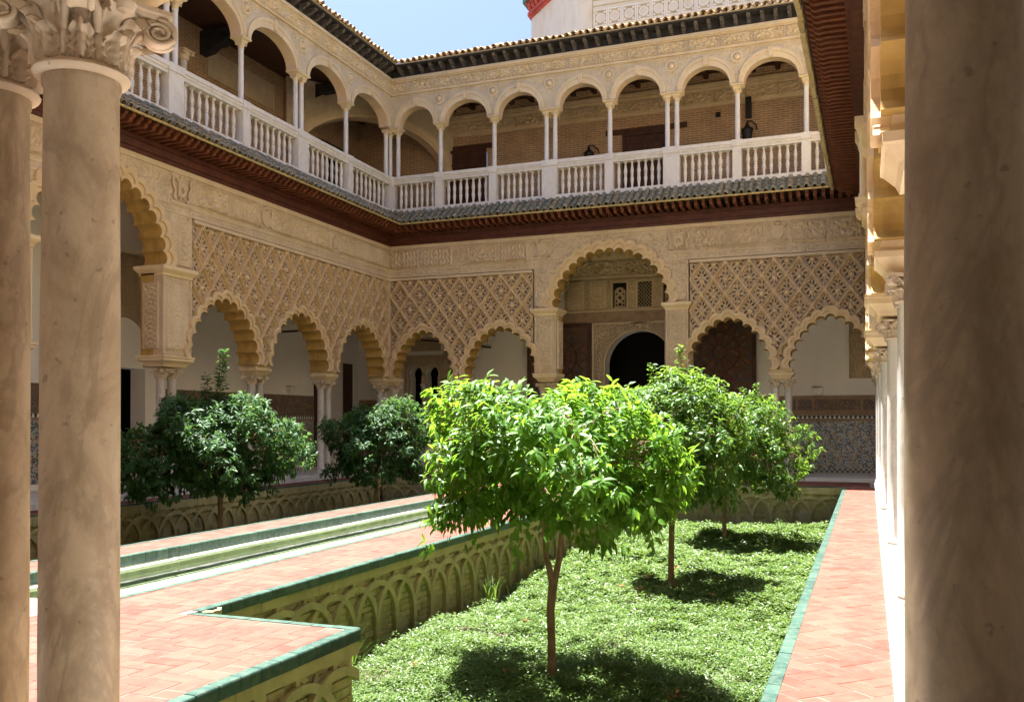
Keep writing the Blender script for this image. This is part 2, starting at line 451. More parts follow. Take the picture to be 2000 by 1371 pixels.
M['leaf_ground'] = m_leaf('leaf_ground', [(0.0492, 0.1048, 0.0206), (0.0852, 0.1571, 0.0343), (0.0655, 0.1292, 0.0247), (0.1244, 0.2025, 0.0582), (0.0558, 0.1152, 0.0206), (0.1704, 0.2374, 0.0959)], 0.40, (0.2228, 0.3142, 0.0548), 0.45)
M['leaf_dry'] = m_leaf('leaf_dry', [(0.40, 0.17, 0.06), (0.30, 0.14, 0.05)], 0.2, (0.4, 0.2, 0.05), 0.7)

def m_water(name):
    m, nt, b, out = nodes_of(name)
    nt.nodes.remove(b)
    tr = nt.nodes.new("ShaderNodeBsdfTransparent"); tr.inputs[0].default_value = (0.90, 0.96, 0.86, 1)
    gl = nt.nodes.new("ShaderNodeBsdfGlossy"); gl.inputs['Roughness'].default_value = 0.03
    fr = nt.nodes.new("ShaderNodeFresnel"); fr.inputs[0].default_value = 1.33
    bp = nt.nodes.new("ShaderNodeBump"); bp.inputs['Strength'].default_value = 0.05; bp.inputs['Distance'].default_value = 0.03
    nt.links.new(noise(nt, scaled(nt, wpos(nt), (3, 1.0, 1)), 3.0, 3), bp.inputs['Height'])
    nt.links.new(bp.outputs[0], gl.inputs['Normal']); nt.links.new(bp.outputs[0], fr.inputs['Normal'])
    ms = nt.nodes.new("ShaderNodeMixShader")
    nt.links.new(fr.outputs[0], ms.inputs[0]); nt.links.new(tr.outputs[0], ms.inputs[1]); nt.links.new(gl.outputs[0], ms.inputs[2])
    nt.links.new(ms.outputs[0], out.inputs[0])
    return m
M['water'] = m_water('water')
M['pool_tile'] = m_plain('pool_tile', (0.1789, 0.1814, 0.0792), 0.6, 0.22, 3, 0.1)
M['pool_wall'] = m_plain('pool_wall', (0.2880, 0.3200, 0.2160), 0.7, 0.3, 4, 0.2)

# ------------------------------------------------------------------ mesh building
class MB:
    def __init__(self):
        self.v = []; self.f = []; self.m = []; self.s = []
    def add(self, verts, faces, mi=0, smooth=False):
        o = len(self.v)
        self.v.extend([tuple(p) for p in verts])
        for fc in faces:
            self.f.append(tuple(i + o for i in fc)); self.m.append(mi); self.s.append(smooth)
        return self
    def box(self, x0, x1, y0, y1, z0, z1, mi=0):
        x0, x1 = min(x0, x1), max(x0, x1); y0, y1 = min(y0, y1), max(y0, y1); z0, z1 = min(z0, z1), max(z0, z1)
        v = [(x0,y0,z0),(x1,y0,z0),(x1,y1,z0),(x0,y1,z0),(x0,y0,z1),(x1,y0,z1),(x1,y1,z1),(x0,y1,z1)]
        f = [(0,3,2,1),(4,5,6,7),(0,1,5,4),(1,2,6,5),(2,3,7,6),(3,0,4,7)]
        return self.add(v, f, mi)
    def lathe(self, prof, cx=0, cy=0, n=16, mi=0, z0=0, sharp=0.75, caps=True):
        """prof = [(r, z)...] bottom to top"""
        rings = []
        segs = []
        run = [prof[0]]
        for i in range(1, len(prof)):
            run.append(prof[i])
            if i < len(prof) - 1:
                a = math.atan2(prof[i][1]-prof[i-1][1], prof[i][0]-prof[i-1][0])
                b = math.atan2(prof[i+1][1]-prof[i][1], prof[i+1][0]-prof[i][0])
                d = abs((a-b+math.pi) % (2*math.pi) - math.pi)
                if d > sharp:
                    segs.append(run); run = [prof[i]]
        segs.append(run)
        for sg in segs:
            vs = []
            for r, z in sg:
                for k in range(n):
                    t = 2*math.pi*k/n
                    vs.append((cx+r*math.cos(t), cy+r*math.sin(t), z0+z))
            fs = []
            for j in range(len(sg)-1):
                for k in range(n):
                    k2 = (k+1) % n
                    fs.append((j*n+k, j*n+k2, (j+1)*n+k2, (j+1)*n+k))
            self.add(vs, fs, mi, True)
        if caps:
            r, z = prof[-1]
            self.add([(cx+r*math.cos(2*math.pi*k/n), cy+r*math.sin(2*math.pi*k/n), z0+z) for k in range(n)], [tuple(range(n))], mi)
            r, z = prof[0]
            self.add([(cx+r*math.cos(2*math.pi*k/n), cy+r*math.sin(2*math.pi*k/n), z0+z) for k in range(n)], [tuple(reversed(range(n)))], mi)
        return self
    def tube(self, pts, rad, n=6, mi=0):
        pts = [Vector(p) for p in pts]
        if not isinstance(rad, (list, tuple)): rad = [rad]*len(pts)
        vs = []; fs = []
        up = Vector((0.13, 0.27, 0.95))
        for i, p in enumerate(pts):
            d = (pts[min(i+1, len(pts)-1)] - pts[max(i-1, 0)]).normalized()
            a = d.cross(up)
            if a.length < 0.05: a = d.cross(Vector((1, 0, 0)))
            a.normalize(); b = d.cross(a)
            for k in range(n):
                t = 2*math.pi*k/n
                vs.append(p + (a*math.cos(t)+b*math.sin(t))*rad[i])
        for i in range(len(pts)-1):
            for k in range(n):
                k2 = (k+1) % n
                fs.append((i*n+k, i*n+k2, (i+1)*n+k2, (i+1)*n+k))
        self.add(vs, fs, mi, True)
        self.add(vs[-n:], [tuple(range(n))], mi); self.add(vs[:n], [tuple(reversed(range(n)))], mi)
        return self
    def rect_sweep(self, x0, x1, y0, y1, prof, mi=0):
        """mitred moulding round a rectangle: prof = [(offset, z)...], closed top and bottom"""
        vs = []; fs = []
        for d, z in prof:
            vs += [(x0-d,y0-d,z),(x1+d,y0-d,z),(x1+d,y1+d,z),(x0-d,y1+d,z)]
        for j in range(len(prof)-1):
            for k in range(4):
                k2 = (k+1) % 4
                fs.append((j*4+k, j*4+k2, (j+1)*4+k2, (j+1)*4+k))
        n = len(prof)-1
        fs.append((3,2,1,0)); fs.append((n*4, n*4+1, n*4+2, n*4+3))
        return self.add(vs, fs, mi)
    def region(self, ins, outs, y0, y1, mi=0, mi_side=None, also=(), back=True):
        """(union of ins, within every polygon of also) minus outs, drawn in (x, z), thickened from y0 (front) to y1"""
        tri, pts = region2d(ins, outs, also)
        if not tri: return self
        mi_side = mi if mi_side is None else mi_side
        used = {}
        def idx(i):
            if i not in used: used[i] = len(used)
            return used[i]
        T = [tuple(idx(i) for i in t) for t in tri]
        P = [None]*len(used)
        for i, k in used.items(): P[k] = pts[i]
        fr = [(p[0], y0, p[1]) for p in P]
        self.add(fr, T, mi)
        if y1 is None: return self
        if back:
            self.add([(p[0], y1, p[1]) for p in P], [t[::-1] for t in T], mi)
        ed = {}
        for t in T:
            for a, b in ((t[0],t[1]),(t[1],t[2]),(t[2],t[0])):
                if (b, a) in ed: del ed[(b, a)]
                else: ed[(a, b)] = 1
        n = len(P)
        vs = fr + [(p[0], y1, p[1]) for p in P]
        self.add(vs, [(b, a, a+n, b+n) for a, b in ed], mi_side)
        return self
    def mesh(self, name, mats):
        me = bpy.data.meshes.new(name)
        me.from_pydata(self.v, [], self.f)
        for mt in (mats if isinstance(mats, (list, tuple)) else [mats]):
            me.materials.append(mt)
        me.polygons.foreach_set('material_index', self.m)
        me.polygons.foreach_set('use_smooth', self.s)
        me.update()
        return me
    def build(self, name, mats, parent=None, loc=None, rot=None, **kw):
        return put(name, self.mesh(name, mats), parent, loc, rot, **kw)

def ccw(poly):
    a = sum(poly[i][0]*poly[(i+1) % len(poly)][1]-poly[(i+1) % len(poly)][0]*poly[i][1] for i in range(len(poly)))
    return list(poly) if a > 0 else list(reversed(poly))

def region2d(ins, outs, also=()):
    V = []; F = []
    for poly in list(ins)+list(outs)+list(also):
        poly = ccw(poly)
        F.append(list(range(len(V), len(V)+len(poly))))
        V += [Vector((p[0], p[1])) for p in poly]
    ni, no = len(ins), len(outs)
    r = delaunay_2d_cdt(V, [], F, 1, 1e-5)
    out = []
    for fc, org in zip(r[2], r[5]):
        s = set(org)
        if not any(i < ni for i in s): continue
        if any(ni <= i < ni+no for i in s): continue
        if any(i not in s for i in range(ni+no, ni+no+len(also))): continue
        for k in range(1, len(fc)-1):
            out.append((fc[0], fc[k], fc[k+1]))
    return out, [(p[0], p[1]) for p in r[0]]

def put(name, mesh, parent=None, loc=None, rot=None, label=None, cat=None, group=None, kind=None, scale=None):
    o = bpy.data.objects.new(name, mesh)
    COL.objects.link(o)
    if parent is not None: o.parent = parent
    if loc is not None: o.location = loc
    if rot is not None: o.rotation_euler = rot
    if scale is not None: o.scale = scale
    if label: o['label'] = label
    if cat: o['category'] = cat
    if group: o['group'] = group
    if kind: o['kind'] = kind
    return o

def thing(name, label, cat, loc=(0, 0, 0), rotz=0.0, group=None):
    return put(name, None, None, loc, (0, 0, rotz), label, cat, group, 'thing')

def copy_tree(o, parent=None, loc=None, rotz=None, label=None):
    c = o.copy(); COL.objects.link(c)
    c.parent = parent
    if loc is not None: c.location = loc
    if rotz is not None: c.rotation_euler = (0, 0, rotz)
    if label: c['label'] = label
    for ch in list(o.children):
        copy_tree(ch, c)
    return c

def rect(x0, x1, z0, z1):
    return [(x0, z0), (x1, z0), (x1, z1), (x0, z1)]
def circle(cx, cz, r, n=16, rz=None):
    rz = r if rz is None else rz
    return [(cx+r*math.cos(2*math.pi*k/n), cz+rz*math.sin(2*math.pi*k/n)) for k in range(n)]
# ------------------------------------------------------------------ carved arcades
def foil(c, w, z0, h, nside, bulge=0.47, off=0.0, samp=7):
    """lobed pointed arch, right foot over the crown to the left foot; off pushes the curve outwards"""
    R = (h*h+w*w)/(2*w); o = R-w; tm = math.acos(o/R)
    st = tm/(nside+0.5)
    pr = []
    for k in range(nside+1):
        t = k*st
        pr.append((c-o+(R+off)*math.cos(t), z0+(R+off)*math.sin(t)))
    pl = [(2*c-p[0], p[1]) for p in pr]
    seq = pr+pl[::-1]
    out = []
    for (ax, az), (bx, bz) in zip(seq[:-1], seq[1:]):
        dx, dz = bx-ax, bz-az
        L = math.hypot(dx, dz); nx, nz = dz/L, -dx/L
        sg = bulge*L
        r = (L*L/4+sg*sg)/(2*sg)
        cx, cz = (ax+bx)/2+nx*(sg-r), (az+bz)/2+nz*(sg-r)
        a0 = math.atan2(az-cz, ax-cx); a1 = math.atan2(bz-cz, bx-cx)
        while a1 < a0: a1 += 2*math.pi
        for i in range(samp):
            t = a0+(a1-a0)*i/samp
            out.append((cx+r*math.cos(t), cz+r*math.sin(t)))
    out.append(seq[-1])
    return out

SMALL_H, SMALL_N = 1.45, 6
BIG_Z, BIG_H, BIG_N = 5.17, 1.60, 8

def small_arch(c, w):
    inner = foil(c, w, ABZ, SMALL_H, SMALL_N)
    outer = foil(c, w, ABZ, SMALL_H, SMALL_N, 0.3, 0.235, 5)
    mid = foil(c, w, ABZ, SMALL_H, SMALL_N, 0.4, 0.115, 5)
    return inner, mid, outer
def big_arch(c, w):
    inner = foil(c, w, BIG_Z, BIG_H, BIG_N)
    outer = foil(c, w, BIG_Z, BIG_H, BIG_N, 0.32, 0.30, 5)
    mid = foil(c, w, BIG_Z, BIG_H, BIG_N, 0.42, 0.14, 5)
    return inner, mid, outer
def opening(poly, z):
    return poly+[(poly[-1][0], z), (poly[0][0], z)]

DW, DH = 0.70, 0.92
def diamond(cx, cz, k=1.0):
    """rhombus with gently lobed sides"""
    hw, hh = DW/2*k, DH/2*k
    pts = []
    for (x0, z0, x1, z1) in ((hw, 0, 0, hh), (0, hh, -hw, 0), (-hw, 0, 0, -hh), (0, -hh, hw, 0)):
        for i in range(6):
            t = i/6
            b = 0.018*math.sin(math.pi*t)+0.010*math.sin(3*math.pi*t)
            L = math.hypot(x1-x0, z1-z0)
            nx, nz = (z1-z0)/L, -(x1-x0)/L
            pts.append((cx+x0+(x1-x0)*t+nx*b, cz+z0+(z1-z0)*t+nz*b))
    return pts
def leaf_hole(cx, cz, ang, a, b):
    ca, sa = math.cos(ang), math.sin(ang)
    p = [(-a, 0), (-0.3*a, -b), (0.55*a, -0.7*b), (a, 0), (0.55*a, 0.7*b), (-0.3*a, b)]
    return [(cx+x*ca-z*sa, cz+x*sa+z*ca) for x, z in p]
HOLES = []
for sgn in (-1, 1):
    HOLES += [(sgn*0.045, 0.20, math.pi/2-sgn*0.35, 0.05, 0.016), (sgn*0.10, 0.115, math.pi/2-sgn*0.8, 0.05, 0.02),
              (sgn*0.17, 0.02, math.pi/2-sgn*1.2, 0.045, 0.02), (sgn*0.115, -0.085, math.pi/2+sgn*0.6, 0.055, 0.02),
              (sgn*0.06, -0.20, math.pi/2+sgn*0.5, 0.05, 0.017)]
HOLES = [(x, z, a, l*1.2, b*1.45) for x, z, a, l, b in HOLES]
HOLES += [(0, 0.305, math.pi/2, 0.035, 0.014), (0, -0.30, math.pi/2, 0.035, 0.014)]
BOSS = [(0, -0.06, 0.062), (0, 0.125, 0.036), (0.1, 0.03, 0.032), (-0.1, 0.03, 0.032), (0.075, -0.155, 0.03), (-0.075, -0.155, 0.03), (0.215, -0.01, 0.026), (-0.215, -0.01, 0.026), (0.05, 0.265, 0.022), (-0.05, 0.265, 0.022)]
def boss(m, x, z, r, y, mi=0):
    vs = []; n = 8
    for j, (rr, yy) in enumerate(((1, 0), (0.8, -0.55), (0.35, -0.85))):
        vs += [(x+r*rr*math.cos(2*math.pi*k/n), y+yy*r, z+r*rr*math.sin(2*math.pi*k/n)) for k in range(n)]
    vs.append((x, y-0.95*r, z))
    fs = []
    for j in range(2):
        for k in range(n):
            k2 = (k+1) % n
            fs.append((j*n+k, j*n+k2, (j+1)*n+k2, (j+1)*n+k))
    for k in range(n): fs.append((2*n+k, 2*n+(k+1) % n, 3*n))
    m.add(vs, fs, mi, True)
def plate(cx, cz, outs=(), also=()):
    m = MB()
    hs = [leaf_hole(cx+x, cz+z, a, l, b) for x, z, a, l, b in HOLES]
    m.region([diamond(cx, cz, 0.99)], hs+list(outs), 0.045, 0.205, also=also, back=False)
    return m
pm = plate(0, 0)
for x, z, r in BOSS: boss(pm, x, z, r*1.1, 0.047, 1)
PLATE = pm.mesh('carved_lozenge', [M['carving'], M['rib']])
HOLES_A, BOSS_A = HOLES, BOSS
HOLES_B = []
for k in range(8):
    t_ = math.pi*(k+0.5)/4
    HOLES_B.append((0.125*math.cos(t_), -0.02+0.165*math.sin(t_), t_+0.5, 0.058, 0.024))
for sgn in (-1, 1): HOLES_B += [(sgn*0.05, 0.285, math.pi/2-sgn*0.5, 0.045, 0.018), (sgn*0.21, 0.0, sgn*0.3, 0.03, 0.02), (sgn*0.045, -0.30, math.pi/2+sgn*0.5, 0.04, 0.016)]
BOSS_B = [(0, -0.02, 0.07), (0, 0.22, 0.04), (0, -0.24, 0.036), (0.17, 0.085, 0.03), (-0.17, 0.085, 0.03), (0.155, -0.13, 0.03), (-0.155, -0.13, 0.03), (0, 0.35, 0.02)]
pm = MB().region([diamond(0, 0, 0.99)], [leaf_hole(x, z, a, l, b) for x, z, a, l, b in HOLES_B], 0.045, 0.205, back=False)
for x, z, r in BOSS_B: boss(pm, x, z, r*1.1, 0.047, 1)
PLATE_B = pm.mesh('carved_lozenge', [M['carving'], M['rib']])

def inpoly(x, z, poly):
    c = False; n = len(poly); j = n-1
    for i in range(n):
        xi, zi = poly[i]; xj, zj = poly[j]
        if (zi > z) != (zj > z) and x < (xj-xi)*(z-zi)/(zj-zi)+xi: c = not c
        j = i
    return c

def relief(name, w, h, style, seed, depth, mat, cell=0.02, period=0.17):
    nx = max(4, int(w/cell)); nz = max(4, int(h/cell))
    u = np.linspace(-w/2, w/2, nx); v = np.linspace(0, h, nz)
    U, V = np.meshgrid(u, v)
    A = np.abs(U); k = 2*np.pi/period
    if style == 'hex':
        k = 2*np.pi/0.30
        g = np.cos(k*U)+np.cos(k*(0.5*U+0.866*V))+np.cos(k*(0.5*U-0.866*V))
        H = np.exp(-((g+0.45)/0.45)**2)+0.5*np.tanh(2*np.sin(3*k*A)*np.sin(3*k*V))*(g > 0.6)
    elif style == 'script':
        a = np.sin(k*A*1.6+1.1*np.sin(k*V*0.8+seed)); b = np.sin(k*V*0.8+1.5*np.sin(k*A*0.7+seed))
        H = np.tanh(6*(0.75*a+0.5*b))
    else:
        a = np.sin(k*A+1.7*np.sin(0.55*k*V+seed)); b = np.sin(0.9*k*V+1.7*np.sin(0.5*k*A+1.7*seed))
        H = 0.6*np.tanh(5*a*b)+0.5*np.tanh(4*(a+b))
    e = np.minimum(np.minimum(U+w/2, w/2-U), np.minimum(V, h-V))
    H = np.where(e < 0.022, 0.9, np.where(e < 0.045, -0.6, H))
    Y = -depth*(H*0.5+0.5)
    Y = np.where(e < 1e-6, 0.03, Y)
    vs = np.stack([U, Y, V], -1).reshape(-1, 3).tolist()
    fs = [(j*nx+i, j*nx+i+1, (j+1)*nx+i+1, (j+1)*nx+i) for j in range(nz-1) for i in range(nx-1)]
    return MB().add(vs, fs, 0, True).mesh(name, mat)

# small heraldic reliefs, all in (x, z) round the origin
def shield(w, h):
    return [(-w/2, h/2), (-w/2, -h*0.12), (-w*0.36, -h*0.36), (0, -h/2), (w*0.36, -h*0.36), (w/2, -h*0.12), (w/2, h/2)]
def mesh_shield():
    m = MB()
    m.region([shield(0.30, 0.40)], [], -0.045, 0.02)
    m.region([shield(0.21, 0.29)], [], -0.058, -0.045)
    for s in (-1, 1):
        m.tube([(s*0.17, -0.02, 0.18), (s*0.25, -0.03, 0.24), (s*0.29, -0.03, 0.17), (s*0.24, -0.03, 0.11)], 0.022)
        m.tube([(s*0.10, -0.02, -0.24), (s*0.22, -0.03, -0.26), (s*0.27, -0.03, -0.20), (s*0.20, -0.03, -0.17)], 0.022)
    m.lathe([(0.08, 0), (0.10, 0.05), (0.06, 0.10), (0.0, 0.12)], 0, 0.0, 8, z0=0.21, caps=False)
    return m.mesh('shield_relief', M['stucco_plain'])
def mesh_castle():
    m = MB()
    m.region([rect(-0.12, 0.12, -0.17, 0.02)], [rect(-0.03, 0.03, -0.17, -0.07), rect(-0.09, -0.055, -0.08, -0.02), rect(0.055, 0.09, -0.08, -0.02)], -0.05, 0.02)
    for x, t in ((-0.09, 0.10), (0, 0.17), (0.09, 0.10)):
        m.box(x-0.032, x+0.032, -0.045, 0.02, 0.021, t)
        for q in (-0.024, 0, 0.024): m.box(x+q-0.008, x+q+0.008, -0.045, 0.02, t+0.001, t+0.025)
    return m.mesh('castle_relief', M['stucco_plain'])
def mesh_cartouche():
    m = MB()
    m.box(-0.36, 0.36, -0.04, 0.02, -0.36, -0.30)
    m.region([rect(-0.13, 0.13, -0.18, 0.16)], [circle(0, -0.02, 0.07, 12)], -0.05, 0.02)
    m.box(-0.19, 0.19, -0.055, 0.02, 0.165, 0.215)
    m.lathe([(0.05, 0), (0.06, 0.05), (0.03, 0.11), (0, 0.13)], 0, 0, 8, z0=0.22, caps=False)
    for s in (-1, 1):
        m.tube([(s*0.16, -0.02, -0.26), (s*0.25, -0.04, -0.20), (s*0.22, -0.04, -0.06), (s*0.30, -0.04, 0.08), (s*0.27, -0.03, 0.22), (s*0.33, -0.02, 0.30)], [0.035, 0.045, 0.03, 0.035, 0.03, 0.015])
        m.tube([(s*0.10, -0.03, -0.24), (s*0.04, -0.05, -0.20), (s*0.10, -0.05, -0.13)], 0.025)
    return m.mesh('cartouche_relief', M['stucco_plain'])
SHIELD, CASTLE, CARTOUCHE = mesh_shield(), mesh_castle(), mesh_cartouche()
FRIEZE = [relief('frieze_panel', 0.98, 0.56, 'arabesque', s, 0.08, M['stucco_plain']) for s in (0.3, 1.9)]
FRIEZE += [relief('frieze_panel', 0.98, 0.56, 'script', s, 0.08, M['stucco_plain']) for s in (0.6, 2.2)]
PIERP = relief('carved_panel', 0.44, 1.52, 'hex', 0, 0.05, M['stucco_plain'], 0.016)
PIERP2 = relief('carved_panel', 0.44, 1.52, 'arabesque', 2, 0.055, M['stucco_plain'], 0.018, 0.10)
PIERW = relief('carved_panel', 0.70, 1.52, 'hex', 0, 0.03, M['stucco_plain'], 0.018)
SPANP = relief('carved_panel', 0.44, 1.12, 'arabesque', 1.1, 0.05, M['stucco_plain'], 0.02, 0.15)

def arcade(root, s0, s1, smalls, bigs, piers, sebkas, detail=2, emblems=(), frieze_gap=()):
    """root's frame: x along the wall, y into the building, z up; the face of the mouldings is y = 0"""
    A = [small_arch(c, w) for c, w in smalls]
    B = [big_arch(c, w) for c, w in bigs]
    opens = [opening(a[0], ABZ-0.6) for a in A]
    for (c, w), b in zip(bigs, B):
        opens.append(b[0]+[(c-w, BIG_Z-0.01), (c-w, ABZ-0.6), (c+w, ABZ-0.6), (c+w, BIG_Z-0.01)])
    outers = [opening(a[2], ABZ-0.6) for a in A]
    bouters = [opening(b[2], BIG_Z-0.02) for b in B]
    # core of the wall, soffits of the arches ochre, golden bounced light put into their colour
    MB().region([rect(s0, s1, ABZ, WTOP+1.02)], opens, 0.24, 0.62, 0, 1).build('wall_core', [M['stucco_plain'], M['ochre']], root)
    for a in A:
        m = MB()
        op = opening(a[0], ABZ-0.6)
        m.region([a[2]], [opening(a[1], ABZ-0.6)], -0.055, 0.24, 0)
        m.region([a[1]], [op], -0.012, 0.24, 0, 1)
        m.build('multifoil_arch', [M['rib'], M['ochre']], root)
    for (c, w), b in zip(bigs, B):
        m = MB()
        m.region([b[2]], [opening(b[1], BIG_Z-0.6)], -0.07, 0.24, 0)
        m.region([b[1]], [opening(b[0], BIG_Z-0.6)], -0.02, 0.24, 0, 1)
        m.build('multifoil_arch', [M['rib'], M['ochre']], root)
    # smooth face: frieze over everything, spandrels over the big arch
    faces = [rect(s0, s1, 6.42, WTOP)]
    for (c, w) in bigs:
        pw = [p for p in piers if abs(p[0]-c) < w+1.3]
        lo = min([p[0]-p[1] for p in pw]+[c-w]); hi = max([p[0]+p[1] for p in pw]+[c+w])
        faces.append(rect(lo, hi, BIG_Z-0.02, 6.43))
    MB().region(faces, [o for o in bouters], 0.0, 0.235).build('wall_face', M['stucco'], root)
    # mouldings of the frieze, broken by the big arches
    m = MB()
    cuts = sorted((c-w-0.35, c+w+0.35) for c, w in bigs)
    def spans(a, b, cuts):
        out = []; x = a
        for l, r in cuts:
            if l > x: out.append((x, min(l, b)))
            x = max(x, r)
        if x < b: out.append((x, b))
        return out
    bc = []
    for (c, w), b in zip(bigs, B):
        for z in (6.44, 6.62):
            xs = [p[0] for p in b[2] if p[1] > z-0.05]
            bc.append((min(xs)-0.01, max(xs)+0.01))
    for i, z in enumerate((6.44, 6.62)):
        cc = [bc[2*j+i] for j in range(len(bigs))]
        for a, b in spans(s0, s1, cc):
            m.box(a, b, -0.02, 0.001, z-0.03, z+0.012)
    m.box(s0, s1, -0.03, 0.001, 7.33, WTOP)
    m.build('frieze_moulding', M['stucco_plain'], root)
    # carved panels of the frieze, one object each
    if detail:
        g = random.Random(5)
        bz = []
        for (c, w), b in zip(bigs, B):
            xs = [p[0] for p in b[2] if p[1] > 6.60]
            bz.append((min(xs)-0.06, max(xs)+0.06))
        cutp = sorted(bz+list(frieze_gap))
        for a, b in spans(s0+0.05, s1-0.05, cutp):
            n = max(1, round((b-a)/1.06)) if b-a > 0.35 else 0
            for i in range(n):
                L = (b-a)/n
                put('frieze_panel', FRIEZE[g.randrange(4)], root, (a+L*(i+0.5), -0.001, 6.71), scale=((L-0.06)/0.98, 1, 1))
        for kind, s, z in emblems:
            put('coat_of_arms' if kind is not CASTLE else 'castle_emblem', kind, root, (s, -0.006, z))
    # interlaced lozenges
    for (a, b) in sebkas:
        top = 6.30
        R = rect(a, b, ABZ-0.02, top)
        outs = [o for o in outers if o[0][0] > a-1 and o[-1][0] < b+1]
        cs = []
        n = max(1, round((b-a)/DW)); pitch = (b-a)/n; kx = pitch/DW
        rows = 8
        for j in range(rows):
            for i in range(-1, n+1):
                cx = a+pitch*(i+0.5+0.5*(j % 2)); cz = top-0.03-DH/2-j*DH/2
                cs.append((cx, cz))
        # half lozenges along the upper edge
        for i in range(-1, n+1): cs.append((a+pitch*(i+1.0), top-0.03))
        def dia(cx, cz, k): return [(cx+(x-cx)*kx, z) for x, z in diamond(cx, cz, k)]
        near = [c for c in cs if c[0] > a-pitch and c[0] < b+pitch and c[1] > ABZ-0.6]
        MB().region([R], [dia(x, z, 0.865) for x, z in near]+outs, -0.012, 0.10).region([R], [dia(x, z, 0.93) for x, z in near]+outs, -0.045, -0.011).build('lozenge_ribs', M['rib'], root)
        lr = random.Random(int(a*10))
        # frame roll
        MB().box(a-0.001, b+0.001, -0.045, 0.10, top+0.005, top+0.085).build('roll_moulding', M['stucco_plain'], root)
        if detail < 2: continue
        for cx, cz in near:
            poly = dia(cx, cz, 0.97)
            ins = [a < x < b and ABZ < z < top for x, z in poly]
            hit = [any(inpoly(x, z, o) for o in outs) for x, z in poly]
            if all(ins) and not any(hit):
                put('carved_lozenge', PLATE_B if lr.random() < 0.4 else PLATE, root, (cx, lr.uniform(-0.012, 0.012), cz), (0, lr.uniform(-0.02, 0.02), 0), scale=(kx*lr.uniform(0.98, 1.0), 1, 1))
            elif any(i and not h for i, h in zip(ins, hit)):
                m = MB()
                hs = [leaf_hole(cx+x*kx, cz+z, an, l, bb) for x, z, an, l, bb in HOLES]
                m.region([dia(cx, cz, 0.99)], hs+outs, 0.045, 0.205, also=[R], back=False)
                for x, z, r in BOSS:
                    px, pz = cx+x*kx, cz+z
                    if a+0.05 < px < b-0.05 and ABZ+0.05 < pz < top-0.05 and not any(inpoly(px+dx, pz+dz, o) for o in outs for dx, dz in ((0, 0), (.05, 0), (-.05, 0), (0, -.05))):
                        boss(m, px, pz, r*1.1, 0.047, 1)
                if m.f: m.build('carved_lozenge', [M['carving'], M['rib']], root)
    # piers under the big arches
    for s, hw, wide in piers:
        m = MB()
        m.box(s-hw+0.012, s+hw-0.012, 0.015, 0.64, 3.16, 4.96)
        m.build('pier', M['stucco'], root)
        MB().rect_sweep(s-hw+0.02, s+hw-0.02, 0.01, 0.64, [(0.0, 4.94), (0.03, 4.96), (0.03, 5.0), (0.06, 5.03), (0.10, 5.07), (0.12, 5.10), (0.12, 5.165)]).build('impost', M['limestone'], root)
        MB().rect_sweep(s-hw+0.10, s+hw-0.10, 0.06, 0.60, [(-0.06, 2.90), (0.0, 2.91), (0.02, 2.96), (0.09, 3.03), (0.12, 3.04), (0.12, 3.10), (0.14, 3.11), (0.14, 3.155)]).build('abacus', M['limestone'], root)
        if detail:
            put('carved_panel', PIERW if wide else PIERP2, root, (s, 0.012, 3.29))
            for sx in (-1, 1):
                mm = MB().lathe([(0.028, 3.17), (0.034, 3.2), (0.022, 3.24), (0.022, 3.75), (0.032, 3.78), (0.032, 3.84), (0.022, 3.88), (0.022, 4.78), (0.036, 4.84), (0.036, 4.93)], s+sx*(hw-0.03), 0.005, 8)
                mm.build('colonnette', M['stucco_plain'], root)
                o = put('carved_panel', PIERP2, root, (s+sx*(hw+0.0), 0.33, 3.29), (0, 0, sx*math.pi/2))
            for sx in (-1, 1):
                # panels beside the springing of the big arch
                if any((c-s)*sx > 0 and abs(c-s) < 3 for c, w in bigs): continue
                put('carved_panel', SPANP, root, (s+sx*(hw-0.26), -0.001, 5.22), scale=(1.0, 1, 1))
    return root

def abacus(root, s, n=2, y=0.31):
    hw = 0.36 if n == 2 else 0.2
    return MB().rect_sweep(s-hw+0.09, s+hw-0.09, y-0.21, y+0.21, [(-0.10, 2.865), (-0.02, 2.875), (0.0, 2.92), (0.06, 2.99), (0.075, 3.0), (0.075, 3.05), (0.05, 3.055), (0.03, 3.09), (0.03, ABZ+0.004)]).build('abacus', M['limestone'], root)

